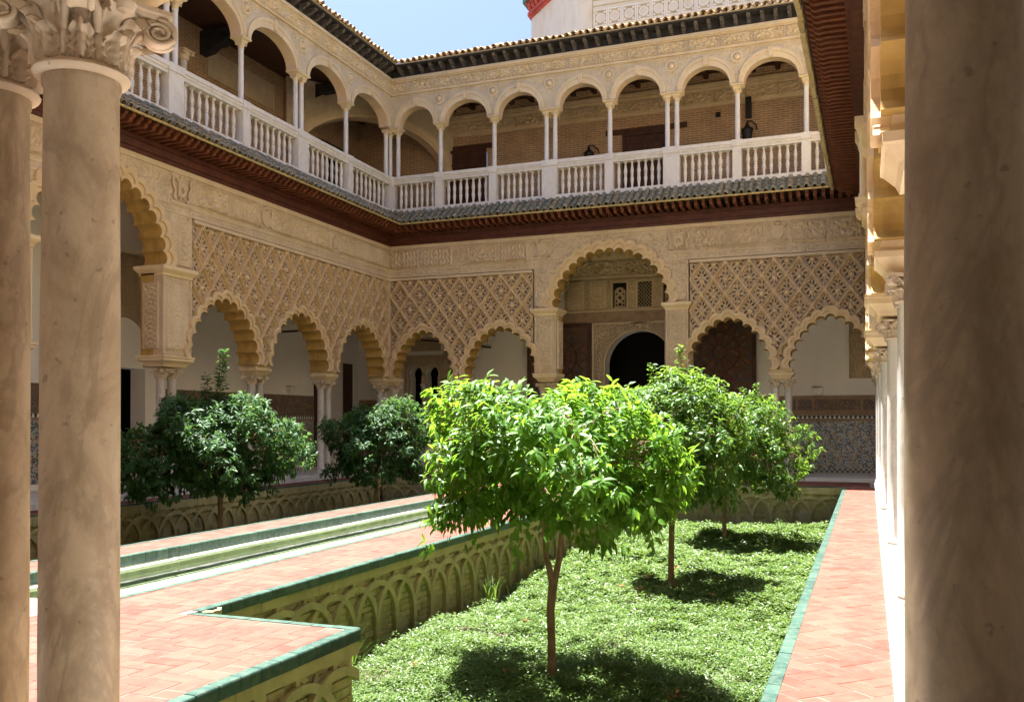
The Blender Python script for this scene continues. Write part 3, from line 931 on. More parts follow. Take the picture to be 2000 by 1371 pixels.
# ------------------------------------------------------------------ marble columns with leafy capitals
def leaf_sheet(ang, r0, z0, h, w, out, m, lobes=3, mi=0):
    """one acanthus leaf standing on the bell and curling outwards"""
    nu, nv = 15, 22
    vs = []
    for j in range(nv):
        t = j/(nv-1)
        curl = max(0.0, t-0.62)/0.38
        rr = r0+out*(0.18*t+0.9*curl**1.6)
        z = z0+h*(t if t < 0.8 else 0.8+0.2*math.sin((t-0.8)/0.2*math.pi*0.75)/math.sin(math.pi*0.75)*0.8)
        if curl > 0.75: z -= h*0.10*(curl-0.75)/0.25
        ww = w*(0.62+0.55*math.sin(math.pi*min(1, t*1.05)**0.8))*(1-0.55*curl**2)
        ww *= 1.0+0.34*abs(math.sin(lobes*1.35*math.pi*t+0.4))-0.17
        for i in range(nu):
            u = (i/(nu-1)-0.5)*2
            groove = 0.011*math.cos(u*math.pi*(3.2-1.2*t))-0.016*(abs(u)**3)+0.006*math.sin(lobes*2.7*math.pi*t)*abs(u)
            mid = 0.010*math.exp(-(u/0.16)**2)
            r2 = rr+groove+mid-0.012*u*u*(1-curl)
            a = ang+u*ww*0.5/max(0.06, r0+0.3*(rr-r0))
            vs.append((r2*math.cos(a), r2*math.sin(a), z-0.012*abs(u)*curl))
    fs = [(j*nu+i, j*nu+i+1, (j+1)*nu+i+1, (j+1)*nu+i) for j in range(nv-1) for i in range(nu-1)]
    m.add(vs, fs, mi, True)

def volute(m, ang, R, z, r, thick):
    """scroll disc with a raised spiral, its axis tangential, at a corner of the capital"""
    ca, sa = math.cos(ang), math.sin(ang)
    def P(u, t, h):  # u radial, t tangential
        return (ca*u-sa*t, sa*u+ca*t, h)
    n = 18
    for sgn in (-1, 1):
        pts = []
        for i in range(44):
            q = i/43
            th = sgn*0+q*2.3*2*math.pi
            rr = r*(1-0.80*q)
            pts.append(P(R+rr*math.cos(math.pi/2-th), sgn*thick, z+rr*math.sin(math.pi/2-th)))
        m.tube(pts, [0.011*(1-0.4*i/43) for i in range(44)], 5)
    ring = []
    for t in (-thick*0.8, -thick*0.3, thick*0.3, thick*0.8):
        k = 0.93 if abs(t) > thick*0.5 else 0.84
        ring.append([P(R+r*k*math.cos(2*math.pi*i/n), t, z+r*k*math.sin(2*math.pi*i/n)) for i in range(n)])
    vs = [p for rg in ring for p in rg]
    fs = [(j*n+i, j*n+(i+1) % n, (j+1)*n+(i+1) % n, (j+1)*n+i) for j in range(3) for i in range(n)]
    m.add(vs, fs, 0, True)
    m.add(ring[0], [tuple(reversed(range(n)))], 0); m.add(ring[-1], [tuple(range(n))], 0)

def capital_mesh(fine=True):
    m = MB()
    r = 0.108
    m.lathe([(r+0.004, 0.0), (r+0.018, 0.006), (r+0.024, 0.018), (r+0.018, 0.030), (r+0.002, 0.036), (r-0.002, 0.05), (r+0.0, 0.13), (r+0.02, 0.20), (r+0.05, 0.235)], 0, 0, 24)
    for k in range(8):
        leaf_sheet(2*math.pi*k/8, r+0.006, 0.038, 0.115, 0.075, 0.055, m)
    for k in range(8):
        leaf_sheet(2*math.pi*(k+0.5)/8, r+0.003, 0.04, 0.185, 0.07, 0.06, m)
    for k in range(4):
        volute(m, math.pi/4+k*math.pi/2, r+0.098, 0.205, 0.047, 0.026)
        # stalk that carries the scroll
        a = math.pi/4+k*math.pi/2
        for d in (-0.35, 0.35):
            pts = [((r+0.012)*math.cos(a+d), (r+0.012)*math.sin(a+d), 0.13), ((r+0.035)*math.cos(a+d*0.8), (r+0.035)*math.sin(a+d*0.8), 0.20), ((r+0.09)*math.cos(a+d*0.25), (r+0.09)*math.sin(a+d*0.25), 0.25)]
            m.tube(pts, [0.012, 0.015, 0.012], 6)
        a2 = k*math.pi/2
        boss2 = [((r+0.05)*math.cos(a2), (r+0.05)*math.sin(a2))]
        m.lathe([(0.0, -0.034), (0.024, -0.025), (0.034, 0), (0.024, 0.025), (0.0, 0.034)], boss2[0][0], boss2[0][1], 8, z0=0.245, caps=False)
    # concave-sided slab
    poly = []
    Rc, Rm = 0.245, 0.142
    for k in range(4):
        a = math.pi/4+k*math.pi/2
        ax, ay = Rc*math.cos(a), Rc*math.sin(a)
        t = Vector((-math.sin(a), math.cos(a)))
        p0 = Vector((ax, ay))-t*0.026; p1 = Vector((ax, ay))+t*0.026
        poly += [p0, p1]
        b = a+math.pi/4
        mid = Vector((Rm*math.cos(b), Rm*math.sin(b)))
        nx = Vector((Rc*math.cos(a+math.pi/2), Rc*math.sin(a+math.pi/2)))
        tn = Vector((-math.sin(a+math.pi/2), math.cos(a+math.pi/2)))
        p2 = nx-tn*0.026
        for q in (0.2, 0.4, 0.5, 0.6, 0.8):
            lin = p1.lerp(p2, q)
            bow = 4*q*(1-q)
            poly.append(lin.lerp(lin+(mid-(p1+p2)/2), bow))
    n = len(poly)
    vs = []; fs = []
    for k, z in ((0.93, 0.248), (0.95, 0.262), (1.0, 0.268), (1.0, 0.285)):
        vs += [(p.x*k, p.y*k, z) for p in poly]
    for j in range(3):
        for i in range(n): fs.append((j*n+i, j*n+(i+1) % n, (j+1)*n+(i+1) % n, (j+1)*n+i))
    fs += [tuple(reversed(range(n))), tuple(range(3*n, 4*n))]
    m.add(vs, fs)
    return m
CAPZ = 2.63
CAP = capital_mesh().mesh('capital', M['marble_carved'])
SHAFT_PROF = [(0.112, 0.27), (0.112, 0.29), (0.104, 0.30), (0.108, 1.0), (0.106, 1.9), (0.100, CAPZ-0.03), (0.106, CAPZ-0.02), (0.106, CAPZ)]
SHAFT = MB().lathe(SHAFT_PROF, n=32, caps=False).mesh('shaft', M['marble'])
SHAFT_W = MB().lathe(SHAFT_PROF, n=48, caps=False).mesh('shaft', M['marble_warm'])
SHAFT_D = MB().lathe(SHAFT_PROF, n=48, caps=False).mesh('shaft', M['marble_shaded'])
bm_ = MB().box(-0.145, 0.145, -0.145, 0.145, FZ-0.005, FZ+0.065)
bm_.lathe([(0.145, 0.066), (0.152, 0.085), (0.145, 0.105), (0.122, 0.112), (0.116, 0.13), (0.128, 0.142), (0.134, 0.155), (0.128, 0.168), (0.114, 0.172), (0.112, 0.19)], z0=FZ, n=28)
BASE = bm_.mesh('base', M['marble'])
def column(x, y, rz, label, group, warm=False, shaft=None):
    t = thing('marble_column', label, 'column', (x, y, 0), rz, group)
    put('base', BASE, t)
    put('shaft', shaft or (SHAFT_W if warm else SHAFT), t)
    put('capital', CAP, t, (0, 0, CAPZ), scale=(1.0, 1.0, 0.83))
    return t
def local(root, s, y):
    c, n = math.cos(root.rotation_euler.z), math.sin(root.rotation_euler.z)
    return root.location.x+s*c-y*n, root.location.y+s*n+y*c
def column_on(root, s, label, group, y=0.31, warm=False):
    x, yy = local(root, s, y)
    return column(x, yy, root.rotation_euler.z, label, group, warm)
# ------------------------------------------------------------------ ground and floors
def slab(name, x0, x1, y0, y1, z0, z1, mat, kind='structure', parent=None):
    return MB().box(x0, x1, y0, y1, z0, z1).build(name, mat, parent, kind=kind)
slab('ground', -400, 400, -400, 400, -2.2, -1.9, M['soil'])
slab('soil', -13.75, -0.4, 2.2, 24.72, -1.9, -1.16, M['soil'])
slab('gallery_floor', -18.2, 4.2, D+0.12, 30.2, -1.9, FZ, M['marble_floor'])
slab('gallery_floor', -18.2, XL-0.12, -3.4, D+0.12, -1.9, FZ-0.001, M['marble_floor'])
o = MB().box(-1.6, 26.4, 0.20, 4.0, -1.9, FZ-0.002).build('gallery_floor', M['marble_floor'], None, (XR, D, 0), (0, 0, math.radians(-90.37)), kind='structure')
slab('gallery_floor', XL-0.12, 4.2, -3.4, 2.2, -1.9, FZ-0.003, M['marble_floor'])

# ------------------------------------------------------------------ the four lower arcades
far = thing('arcade_wall', 'carved stucco arcade facing the viewer across the garden, with a tall lobed central arch', 'arcade wall', (0, D, 0), 0)
left = thing('arcade_wall', 'long carved stucco arcade running along the shaded left side, three lobed arches before the corner', 'arcade wall', (XL, 0, 0), math.pi/2)
right = thing('arcade_wall', 'carved arcade seen almost edge-on beside the sunlit red walk, glowing ochre arch soffits', 'arcade wall', (XR+0.03, D, 0), math.radians(-90.12))
near = thing('arcade_wall', 'arcade the viewer stands under, above the three big marble columns', 'arcade wall', (0, 2.3, 0), math.pi)

arcade(far, XL-0.12, XR+0.03, [(-0.80, 1.0), (-3.58, 1.10), (-10.65, 1.11), (-13.38, 0.98)], [(-7.10, 1.69)], [(-5.06, 0.34, 0), (-9.15, 0.36, 0)],
       [(-14.59, -9.56), (-4.68, XR-0.04)], 2,
       [(CASTLE, -12.05, 6.98), (SHIELD, -9.25, 7.0), (CARTOUCHE, -5.0, 6.98), (SHIELD, -2.2, 7.0)],
       [(-12.3, -11.8), (-9.7, -8.85), (-5.45, -4.55), (-2.55, -1.85)])
arcade(left, 2.3, D+0.6, [(24.95, 1.28), (21.6, 1.25), (18.36, 1.18), (10.6, 1.18), (7.36, 1.25), (4.1, 1.28)], [(14.48, 1.70)], [(16.66, 0.47, 1), (12.3, 0.47, 1)],
       [(17.18, D-0.02)], 2,
       [(CARTOUCHE, 16.75, 6.98), (SHIELD, 19.9, 6.98), (CASTLE, 23.3, 6.98)],
       [(16.3, 17.2), (19.65, 20.15), (23.1, 23.5)])
arcade(right, 0.05, 25.0, [(1.66, 1.30), (5.07, 1.25), (8.36, 1.2), (16.6, 1.22), (19.98, 1.26), (23.2, 1.2)], [(12.4, 1.80)], [(10.1, 0.47, 1), (14.7, 0.47, 1)],
       [(0.14, 9.6), (15.2, 24.6)], 1, [(CARTOUCHE, 10.0, 6.98), (CARTOUCHE, 14.8, 6.98)], [(9.6, 10.4), (14.4, 15.2)])
arcade(near, -0.5, 15.2, [(1.0, 0.75), (3.95, 1.1), (11.4, 1.1), (14.0, 0.75)], [(7.4, 1.69)], [(5.4, 0.34, 0), (9.5, 0.36, 0)], [], 0)
# engaged colonnettes with little brackets on the pilasters of the edge-on arcade
for s in (10.1,):
    for ds in (-0.42, 0.42):
        m = MB()
        m.rect_sweep(s+ds-0.07, s+ds+0.07, -0.16, 0.0, [(0, 5.18), (0.02, 5.22), (0.05, 5.26), (0.06, 5.36)])
        m.lathe([(0.07, 5.37), (0.075, 5.42), (0.055, 5.46), (0.055, 6.35), (0.075, 6.40), (0.10, 6.52)], s+ds, -0.09, 12)
        m.rect_sweep(s+ds-0.09, s+ds+0.09, -0.19, 0.0, [(0, 6.52), (0.03, 6.58), (0.03, 6.70)])
        m.build('pilaster', M['limestone'], right)

MB().box(XL-0.07, XL+0.03, D-0.035, D+0.07, ABZ, 6.42).build('corner_moulding', M['stucco_plain'], far, (0, -D, 0))
# abaci over the coupled columns
for s in (-2.12, -12.14): abacus(far, s)
abacus(far, XR+0.31, 1); abacus(far, -14.72, 2)
for s in (23.24, 19.95, 9.0, 5.7): abacus(left, s)
abacus(left, 26.68, 2)
for s in (3.43, 6.72, 18.3, 21.6): abacus(right, s, 2, 0.28)
for s in (-0.2, 2.28, 12.4, 14.9): abacus(near, s)

# columns
G1 = 'slender marble columns of the ground-floor arcades'
pairs = [(far, -2.12, 'pair between the two rightmost arches of the far arcade'), (far, -5.06, 'pair under the right pier of the far central arch'),
         (far, -9.15, 'pair under the left pier of the far central arch'), (far, -12.14, 'pair between the two arches left of the far pier'),
         (left, 23.24, 'pair nearest the corner on the shaded left arcade'), (left, 19.95, 'pair behind the large dark left orange tree'),
         (left, 16.66, 'pair under the broad pier of the left arcade')]
for root, s, txt in pairs:
    d = 0.18
    for k in (-1, 1):
        # along the left arcade the larger s lies further right in the picture
        side = 'left' if k < 0 else 'right'
        column_on(root, s+k*d, 'marble column, %s one of the %s' % (side, txt), G1)
column_on(far, XR+0.33, 'single marble column at the far end of the sunlit red walk', G1)
column_on(far, -14.93, 'marble column standing in the inner corner of the two shaded arcades', G1)
column_on(far, -14.55, 'marble column just right of the corner column, under the far arcade', G1)
column_on(left, 26.60, 'marble column just left of the corner column, under the left arcade', G1)
for s, txt in ((18.3, 'nearest sunlit pair beside the red walk'), (14.7, 'second sunlit pair beside the red walk'), (10.1, 'third sunlit pair beside the red walk'),
               (6.72, 'fourth sunlit pair beside the red walk'), (3.43, 'last sunlit pair beside the red walk, before the corner')):
    for k in (1, -1):
        column_on(right, s+k*0.18, 'marble column, %s of the %s' % ('front one' if k > 0 else 'back one', txt), G1, 0.28)
GN = 'big marble columns framing the view'
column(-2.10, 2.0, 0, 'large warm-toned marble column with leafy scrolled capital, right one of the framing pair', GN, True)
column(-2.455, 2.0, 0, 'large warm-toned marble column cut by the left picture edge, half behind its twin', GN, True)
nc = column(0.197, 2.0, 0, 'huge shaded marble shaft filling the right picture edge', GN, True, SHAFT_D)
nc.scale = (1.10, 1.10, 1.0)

# ------------------------------------------------------------------ eaves
def tile_mesh(name, nseg, seglen, r0, r1, mats, cover=True, n=10, thick=0.014):
    m = MB()
    for k in range(nseg):
        y0 = k*(seglen-0.04); y1 = y0+seglen
        lift = 0.012*(k % 1)
        for (ra, rb, flip) in ((r0, r1, False), (r0-thick, r1-thick, True)):
            vs = []
            for (y, r, dz) in ((y0, ra, 0.016), (y1, rb, 0.0)):
                for i in range(n+1):
                    t = math.pi*i/n
                    z = r*math.sin(t)*0.95
                    vs.append((r*math.cos(t), y, (z if cover else -z)+dz*(1 if cover else 0.4)))
            fs = [(i, i+1, n+2+i, n+1+i) for i in range(n)]
            if flip != (not cover): fs = [f[::-1] for f in fs]
            m.add(vs, fs, 0, True)
        if True:
            vs = []
            for r in (r0, r0-thick):
                for i in range(n+1):
                    t = math.pi*i/n
                    z = r*math.sin(t)*0.95
                    vs.append((r*math.cos(t), y0, (z if cover else -z)+0.016*(1 if cover else 0.4)))
            fs = [(i, i+1, n+2+i, n+1+i) for i in range(n)]
            if cover: fs = [f[::-1] for f in fs]
            m.add(vs, fs, 1)
    return m.mesh(name, mats)

def prism_yz(m, x0, x1, prof, mi=0):
    """profile in (y, z), extruded along x"""
    prof = ccw(prof)
    n = len(prof)
    vs = [(x0, p[0], p[1]) for p in prof]+[(x1, p[0], p[1]) for p in prof]
    fs = [(i, i+n, (i+1) % n+n, (i+1) % n) for i in range(n)]
    fs += [tuple(range(n)), tuple(range(2*n-1, n-1, -1))]
    return m.add(vs, fs, mi)

RAFT = prism_yz(MB(), -0.045, 0.045, [(0.05, 7.805), (-0.17, 7.805), (-0.50, 7.815), (-0.58, 7.80), (-0.64, 7.825), (-0.665, 7.88), (-0.70, 7.885), (-0.74, 7.915), (-0.745, 7.966), (0.05, 7.966)]).mesh('rafter', M['wood_rafter'])
SLOPE = math.atan2(0.50, 0.66)
LOW_TILE = tile_mesh('roof_tile', 3, 0.31, 0.082, 0.066, [M['weathered_tile'], M['tile_mouth']])
LOW_PAN = tile_mesh('pan_tile', 3, 0.31, 0.078, 0.086, [M['weathered_tile'], M['tile_mouth']], False)
EDGE_TILE = tile_mesh('roof_tile', 3, 0.31, 0.082, 0.066, [M['ochre_tile'], M['tile_mouth']])
UP_TILE = tile_mesh('roof_tile', 2, 0.42, 0.084, 0.070, [M['terracotta_tile'], M['terracotta_tile']])
UP_PAN = tile_mesh('pan_tile', 2, 0.42, 0.078, 0.086, [M['terracotta_tile'], M['terracotta_tile']], False)

TILE_END = MB().add([(-0.104, 0.0, -0.095), (0.104, 0.0, -0.095), (0.104, 0.07, -0.09), (-0.104, 0.07, -0.09), (-0.104, -0.025, 0.0), (0.104, -0.025, 0.0), (0.085, 0.0, 0.085), (-0.085, 0.0, 0.085), (0.085, 0.1, 0.085), (-0.085, 0.1, 0.085)], [(0, 1, 5, 4), (4, 5, 6, 7), (0, 3, 2, 1), (7, 6, 8, 9), (1, 2, 8, 6, 5), (3, 0, 4, 7, 9), (2, 3, 9, 8)]).mesh('tile_end', M['ochre_tile'])
def lower_eave(name, label, loc, rz, s0, s1, v0, v1, mit0=0.0, mit1=0.0, cover=None, step=0.215):
    """s0..s1: full run; v0..v1: the stretch whose rafters and tiles show; mit: how far the eave is cut back at an inner corner"""
    t = thing(name, label, 'eave', loc, rz)
    m = MB()
    a, b = s0+0.0, s1-0.0
    m.box(a, b, -0.07, 0.16, 7.452, 7.54); m.box(a, b, -0.11, 0.15, 7.541, 7.70); m.box(a, b, -0.16, 0.14, 7.701, 7.802)
    m.build('eave_trim', M['wood_red'], t)
    m = MB()
    pr = [(0.1, 7.968), (-0.80, 7.968), (-0.80, 7.99), (-0.14, 8.50), (0.1, 8.50)]
    n = len(pr)
    vs = [(s0+mit0*max(0, -y), y, z) for y, z in pr]+[(s1-mit1*max(0, -y), y, z) for y, z in pr]
    fs = [(i, (i+1) % n, (i+1) % n+n, i+n) for i in range(n)]+[tuple(range(n))[::-1], tuple(range(n, 2*n))]
    m.add(vs, fs)
    m.build('soffit_board', M['soffit_wood'], t)
    e = MB()
    e.add([(s0+mit0*max(0, -y), y, z) for y, z in ((-0.845, 7.955), (-0.802, 7.955), (-0.802, 8.0), (-0.845, 8.0))]+[(s1-mit1*max(0, -y), y, z) for y, z in ((-0.845, 7.955), (-0.802, 7.955), (-0.802, 8.0), (-0.845, 8.0))], [(0, 1, 2, 3), (7, 6, 5, 4), (0, 4, 5, 1), (1, 5, 6, 2), (2, 6, 7, 3), (3, 7, 4, 0)])
    e.build('tile_bed', M['tile_mouth'], t)
    if cover is not None:
        # mortar-bedded tile ends along the eave edge
        s = s0+0.85
        while s < v1:
            put('tile_end', TILE_END, t, (s+RNG.uniform(-.006, .006), -0.86+RNG.uniform(-.012, .006), 7.985+RNG.uniform(-.01, .01)), (RNG.uniform(-.06, .06), RNG.uniform(-.03, .03), RNG.uniform(-.05, .05)))
            s += step
    k = 0
    s = v0+step*0.5
    while s < v1:
        if s0+mit0*0.75 < s < s1-mit1*0.75:
            put('rafter', RAFT, t, (s, 0, 0))
        elif s0 < s < s1:
            # jack rafters die into the corner
            ln = (s-s0 if s-s0 < s1-s else s1-s)
            if ln > 0.15:
                put('rafter', RAFT, t, (s, 0.745*(1-ln/0.745)*0, 0), scale=(1, min(1, ln/0.75), 1))
        s += step
    s = v0+step*0.5; i = 0
    while s < v1:
        d0 = 0.82
        if s0+mit0*d0 < s < s1-mit1*d0:
            put('roof_tile', cover or LOW_TILE, t, (s+RNG.uniform(-.012, .012), -0.835+RNG.uniform(-.025, .02), 8.005+RNG.uniform(-.008, .008)), (SLOPE+RNG.uniform(-.015, .015), 0, RNG.uniform(-0.05, 0.05)), scale=(RNG.uniform(.92, 1.06), 1, RNG.uniform(.9, 1.1)))
        elif s0+0.1 < s < s1-0.1:
            ln = (s-s0 if s-s0 < s1-s else s1-s)
            f = min(1.0, ln/0.82)
            put('roof_tile', cover or LOW_TILE, t, (s, -0.835*f, 8.005+(1-f)*0.63), (SLOPE, 0, 0), scale=(1, f, 1))
        i += 1; s += step
    m = MB()
    me = LOW_PAN
    s = v0+step
    c, sn = math.cos(SLOPE), math.sin(SLOPE)
    base_v = [tuple(v.co) for v in me.vertices]; base_f = [tuple(p.vertices) for p in me.polygons]
    while s < v1-step*0.5:
        if s0+mit0*0.82 < s < s1-mit1*0.82:
            m.add([(s+x, -0.825+y*c-(z+0.055)*sn, 8.0+y*sn+(z+0.055)*c) for x, y, z in base_v], base_f, 0, True)
        s += step
    m.build('pan_tile_course', M['weathered_tile'] if cover is None else M['ochre_tile'], t, kind='stuff')
    return t

lower_eave('tiled_eave', 'red rafter eave with glazed tiles under the far balcony', (0, D, 0), 0, XL-0.05, XR+0.05, XL+0.0, XR+0.0, 1.0, 1.0)
lower_eave('tiled_eave', 'red rafter eave with glazed tiles under the left balcony', (XL, 0, 0), math.pi/2, 2.3, D+0.05, 11.0, D, 0.0, 1.0)
lower_eave('tiled_eave', 'steep red rafter eave with ochre tile edge overhead at upper right', (XR, D, 0), math.radians(-90.75), -0.05, 25.0, 0.0, 17.0, 1.0, 0.0, EDGE_TILE)
lower_eave('tiled_eave', 'eave of the arcade above the viewer', (0, 2.3, 0), math.pi, 0.0, 15.0, 0, 0)

def bracket():
    m = MB()
    prism_yz(m, -0.05, 0.05, [(0.0, 12.98), (-0.10, 12.985), (-0.14, 13.03), (-0.22, 13.04), (-0.27, 13.09), (-0.36, 13.10), (-0.42, 13.15), (-0.44, 13.20), (0.0, 13.20)])
    m.box(-0.056, 0.056, -0.30, -0.26, 13.06, 13.10); m.box(-0.056, 0.056, -0.17, -0.13, 13.0, 13.05)
    return m.mesh('bracket', M['wood_grey'])
BRK = bracket()
USL = math.radians(24)
def upper_eave(label, loc, rz, s0, s1, v0, v1, mit0, mit1):
    t = thing('roof_eave', label, 'roof', loc, rz)
    m = MB()
    m.box(s0, s1, -0.165, 0.2, 12.955, 12.985)
    def run(prof, mi):
        n = len(prof)
        vs = [(s0+mit0*max(0, -y), y, z) for y, z in prof]+[(s1-mit1*max(0, -y), y, z) for y, z in prof]
        fs = [(i, (i+1) % n, (i+1) % n+n, i+n) for i in range(n)]+[tuple(range(n))[::-1], tuple(range(n, 2*n))]
        m.add(vs, fs, mi)
    run([(0.2, 12.986), (-0.13, 12.986), (-0.13, 13.205), (0.2, 13.205)], 0)
    run([(0.25, 13.206), (-0.50, 13.206), (-0.50, 13.245), (0.25, 13.58)], 0)
    m.build('soffit', M['wood_black'], t)
    m = MB()
    prof = [(0.2, 13.3), (-0.48, 13.25), (-0.53, 13.25), (-0.53, 13.275), (3.6, 15.05), (3.6, 13.3)]
    n = len(prof)
    vs = [(s0+mit0*max(-4, -y) if mit0 else s0, y, z) for y, z in prof]+[(s1-mit1*max(-4, -y) if mit1 else s1, y, z) for y, z in prof]
    fs = [(i, (i+1) % n, (i+1) % n+n, i+n) for i in range(n)]+[tuple(range(n))[::-1], tuple(range(n, 2*n))]
    m.add(vs, fs)
    m.build('roof_deck', M['ochre_tile'], t)
    s = v0+0.18
    while s < v1:
        if s0+mit0*0.3 < s < s1-mit1*0.3:
            put('bracket', BRK, t, (s, -0.0, 0))
        s += 0.37
    s = v0+0.1
    while s < v1:
        if s0+mit0*0.5 < s < s1-mit1*0.5:
            put('roof_tile', UP_TILE, t, (s+RNG.uniform(-.012, .012), -0.565+RNG.uniform(-.03, .03), 13.29+RNG.uniform(-.012, .012)), (USL, 0, RNG.uniform(-0.06, 0.06)), scale=(RNG.uniform(.9, 1.08), 1, RNG.uniform(.9, 1.12)))
        s += 0.215
    m = MB(); c, sn = math.cos(USL), math.sin(USL)
    base_v = [tuple(v.co) for v in UP_PAN.vertices]; base_f = [tuple(p.vertices) for p in UP_PAN.polygons]
    s = v0+0.1+0.1075
    while s < v1:
        if s0+mit0*0.5 < s < s1-mit1*0.5:
            m.add([(s+x, -0.55+y*c-(z+0.055)*sn, 13.29+y*sn+(z+0.055)*c) for x, y, z in base_v], base_f, 0, True)
        s += 0.215
    m.build('pan_tile_course', M['terracotta_tile'], t, kind='stuff')
    return t
upper_eave('tiled roof edge on dark brackets above the far upper gallery', (0, D, 0), 0, XL-0.02, XR+4.0, XL, XR+2.0, 1.0, 0)
upper_eave('tiled roof edge on dark brackets above the left upper gallery', (XL, 0, 0), math.pi/2, -2.0, D+0.02, 10.0, D, 0, 1.0)

# ------------------------------------------------------------------ upper galleries
CAPT, SPR, RISE = 11.06, 11.32, 0.60
USH = MB().lathe([(0.086, 9.72), (0.086, 9.75), (0.070, 9.78), (0.074, 10.2), (0.066, CAPT-0.03), (0.076, CAPT-0.02), (0.076, CAPT)], n=16, caps=False).mesh('shaft', M['balustrade'])
ucap = MB()
ucap.lathe([(0.072, CAPT), (0.078, CAPT+0.03), (0.082, CAPT+0.08), (0.105, CAPT+0.13)], n=12)
for k in range(4):
    a = math.pi/4+k*math.pi/2
    ucap.lathe([(0.0, -0.03), (0.028, -0.015), (0.028, 0.015), (0.0, 0.03)], 0.115*math.cos(a), 0.115*math.sin(a), 8, z0=CAPT+0.105, caps=False)
ucap.rect_sweep(-0.10, 0.10, -0.10, 0.10, [(0, CAPT+0.135), (0.012, CAPT+0.15), (0.012, CAPT+0.165)])
UCAP = ucap.mesh('capital', M['limestone'])
def upper_column(x, y, rz, label):
    t = thing('gallery_column', label, 'column', (x, y, 0), rz, 'slender columns of the upper gallery')
    put('shaft', USH, t); put('capital', UCAP, t)
    return t
BAL = MB().box(-0.05, 0.05, -0.05, 0.05, 8.632, 8.66).lathe([(0.045, 8.661), (0.028, 8.69), (0.040, 8.80), (0.056, 8.92), (0.045, 8.99), (0.036, 9.015), (0.050, 9.03), (0.050, 9.05), (0.036, 9.065), (0.052, 9.10), (0.058, 9.17), (0.038, 9.30), (0.026, 9.38), (0.042, 9.41)], n=12).box(-0.048, 0.048, -0.048, 0.048, 9.411, 9.452).mesh('baluster', M['balustrade'])

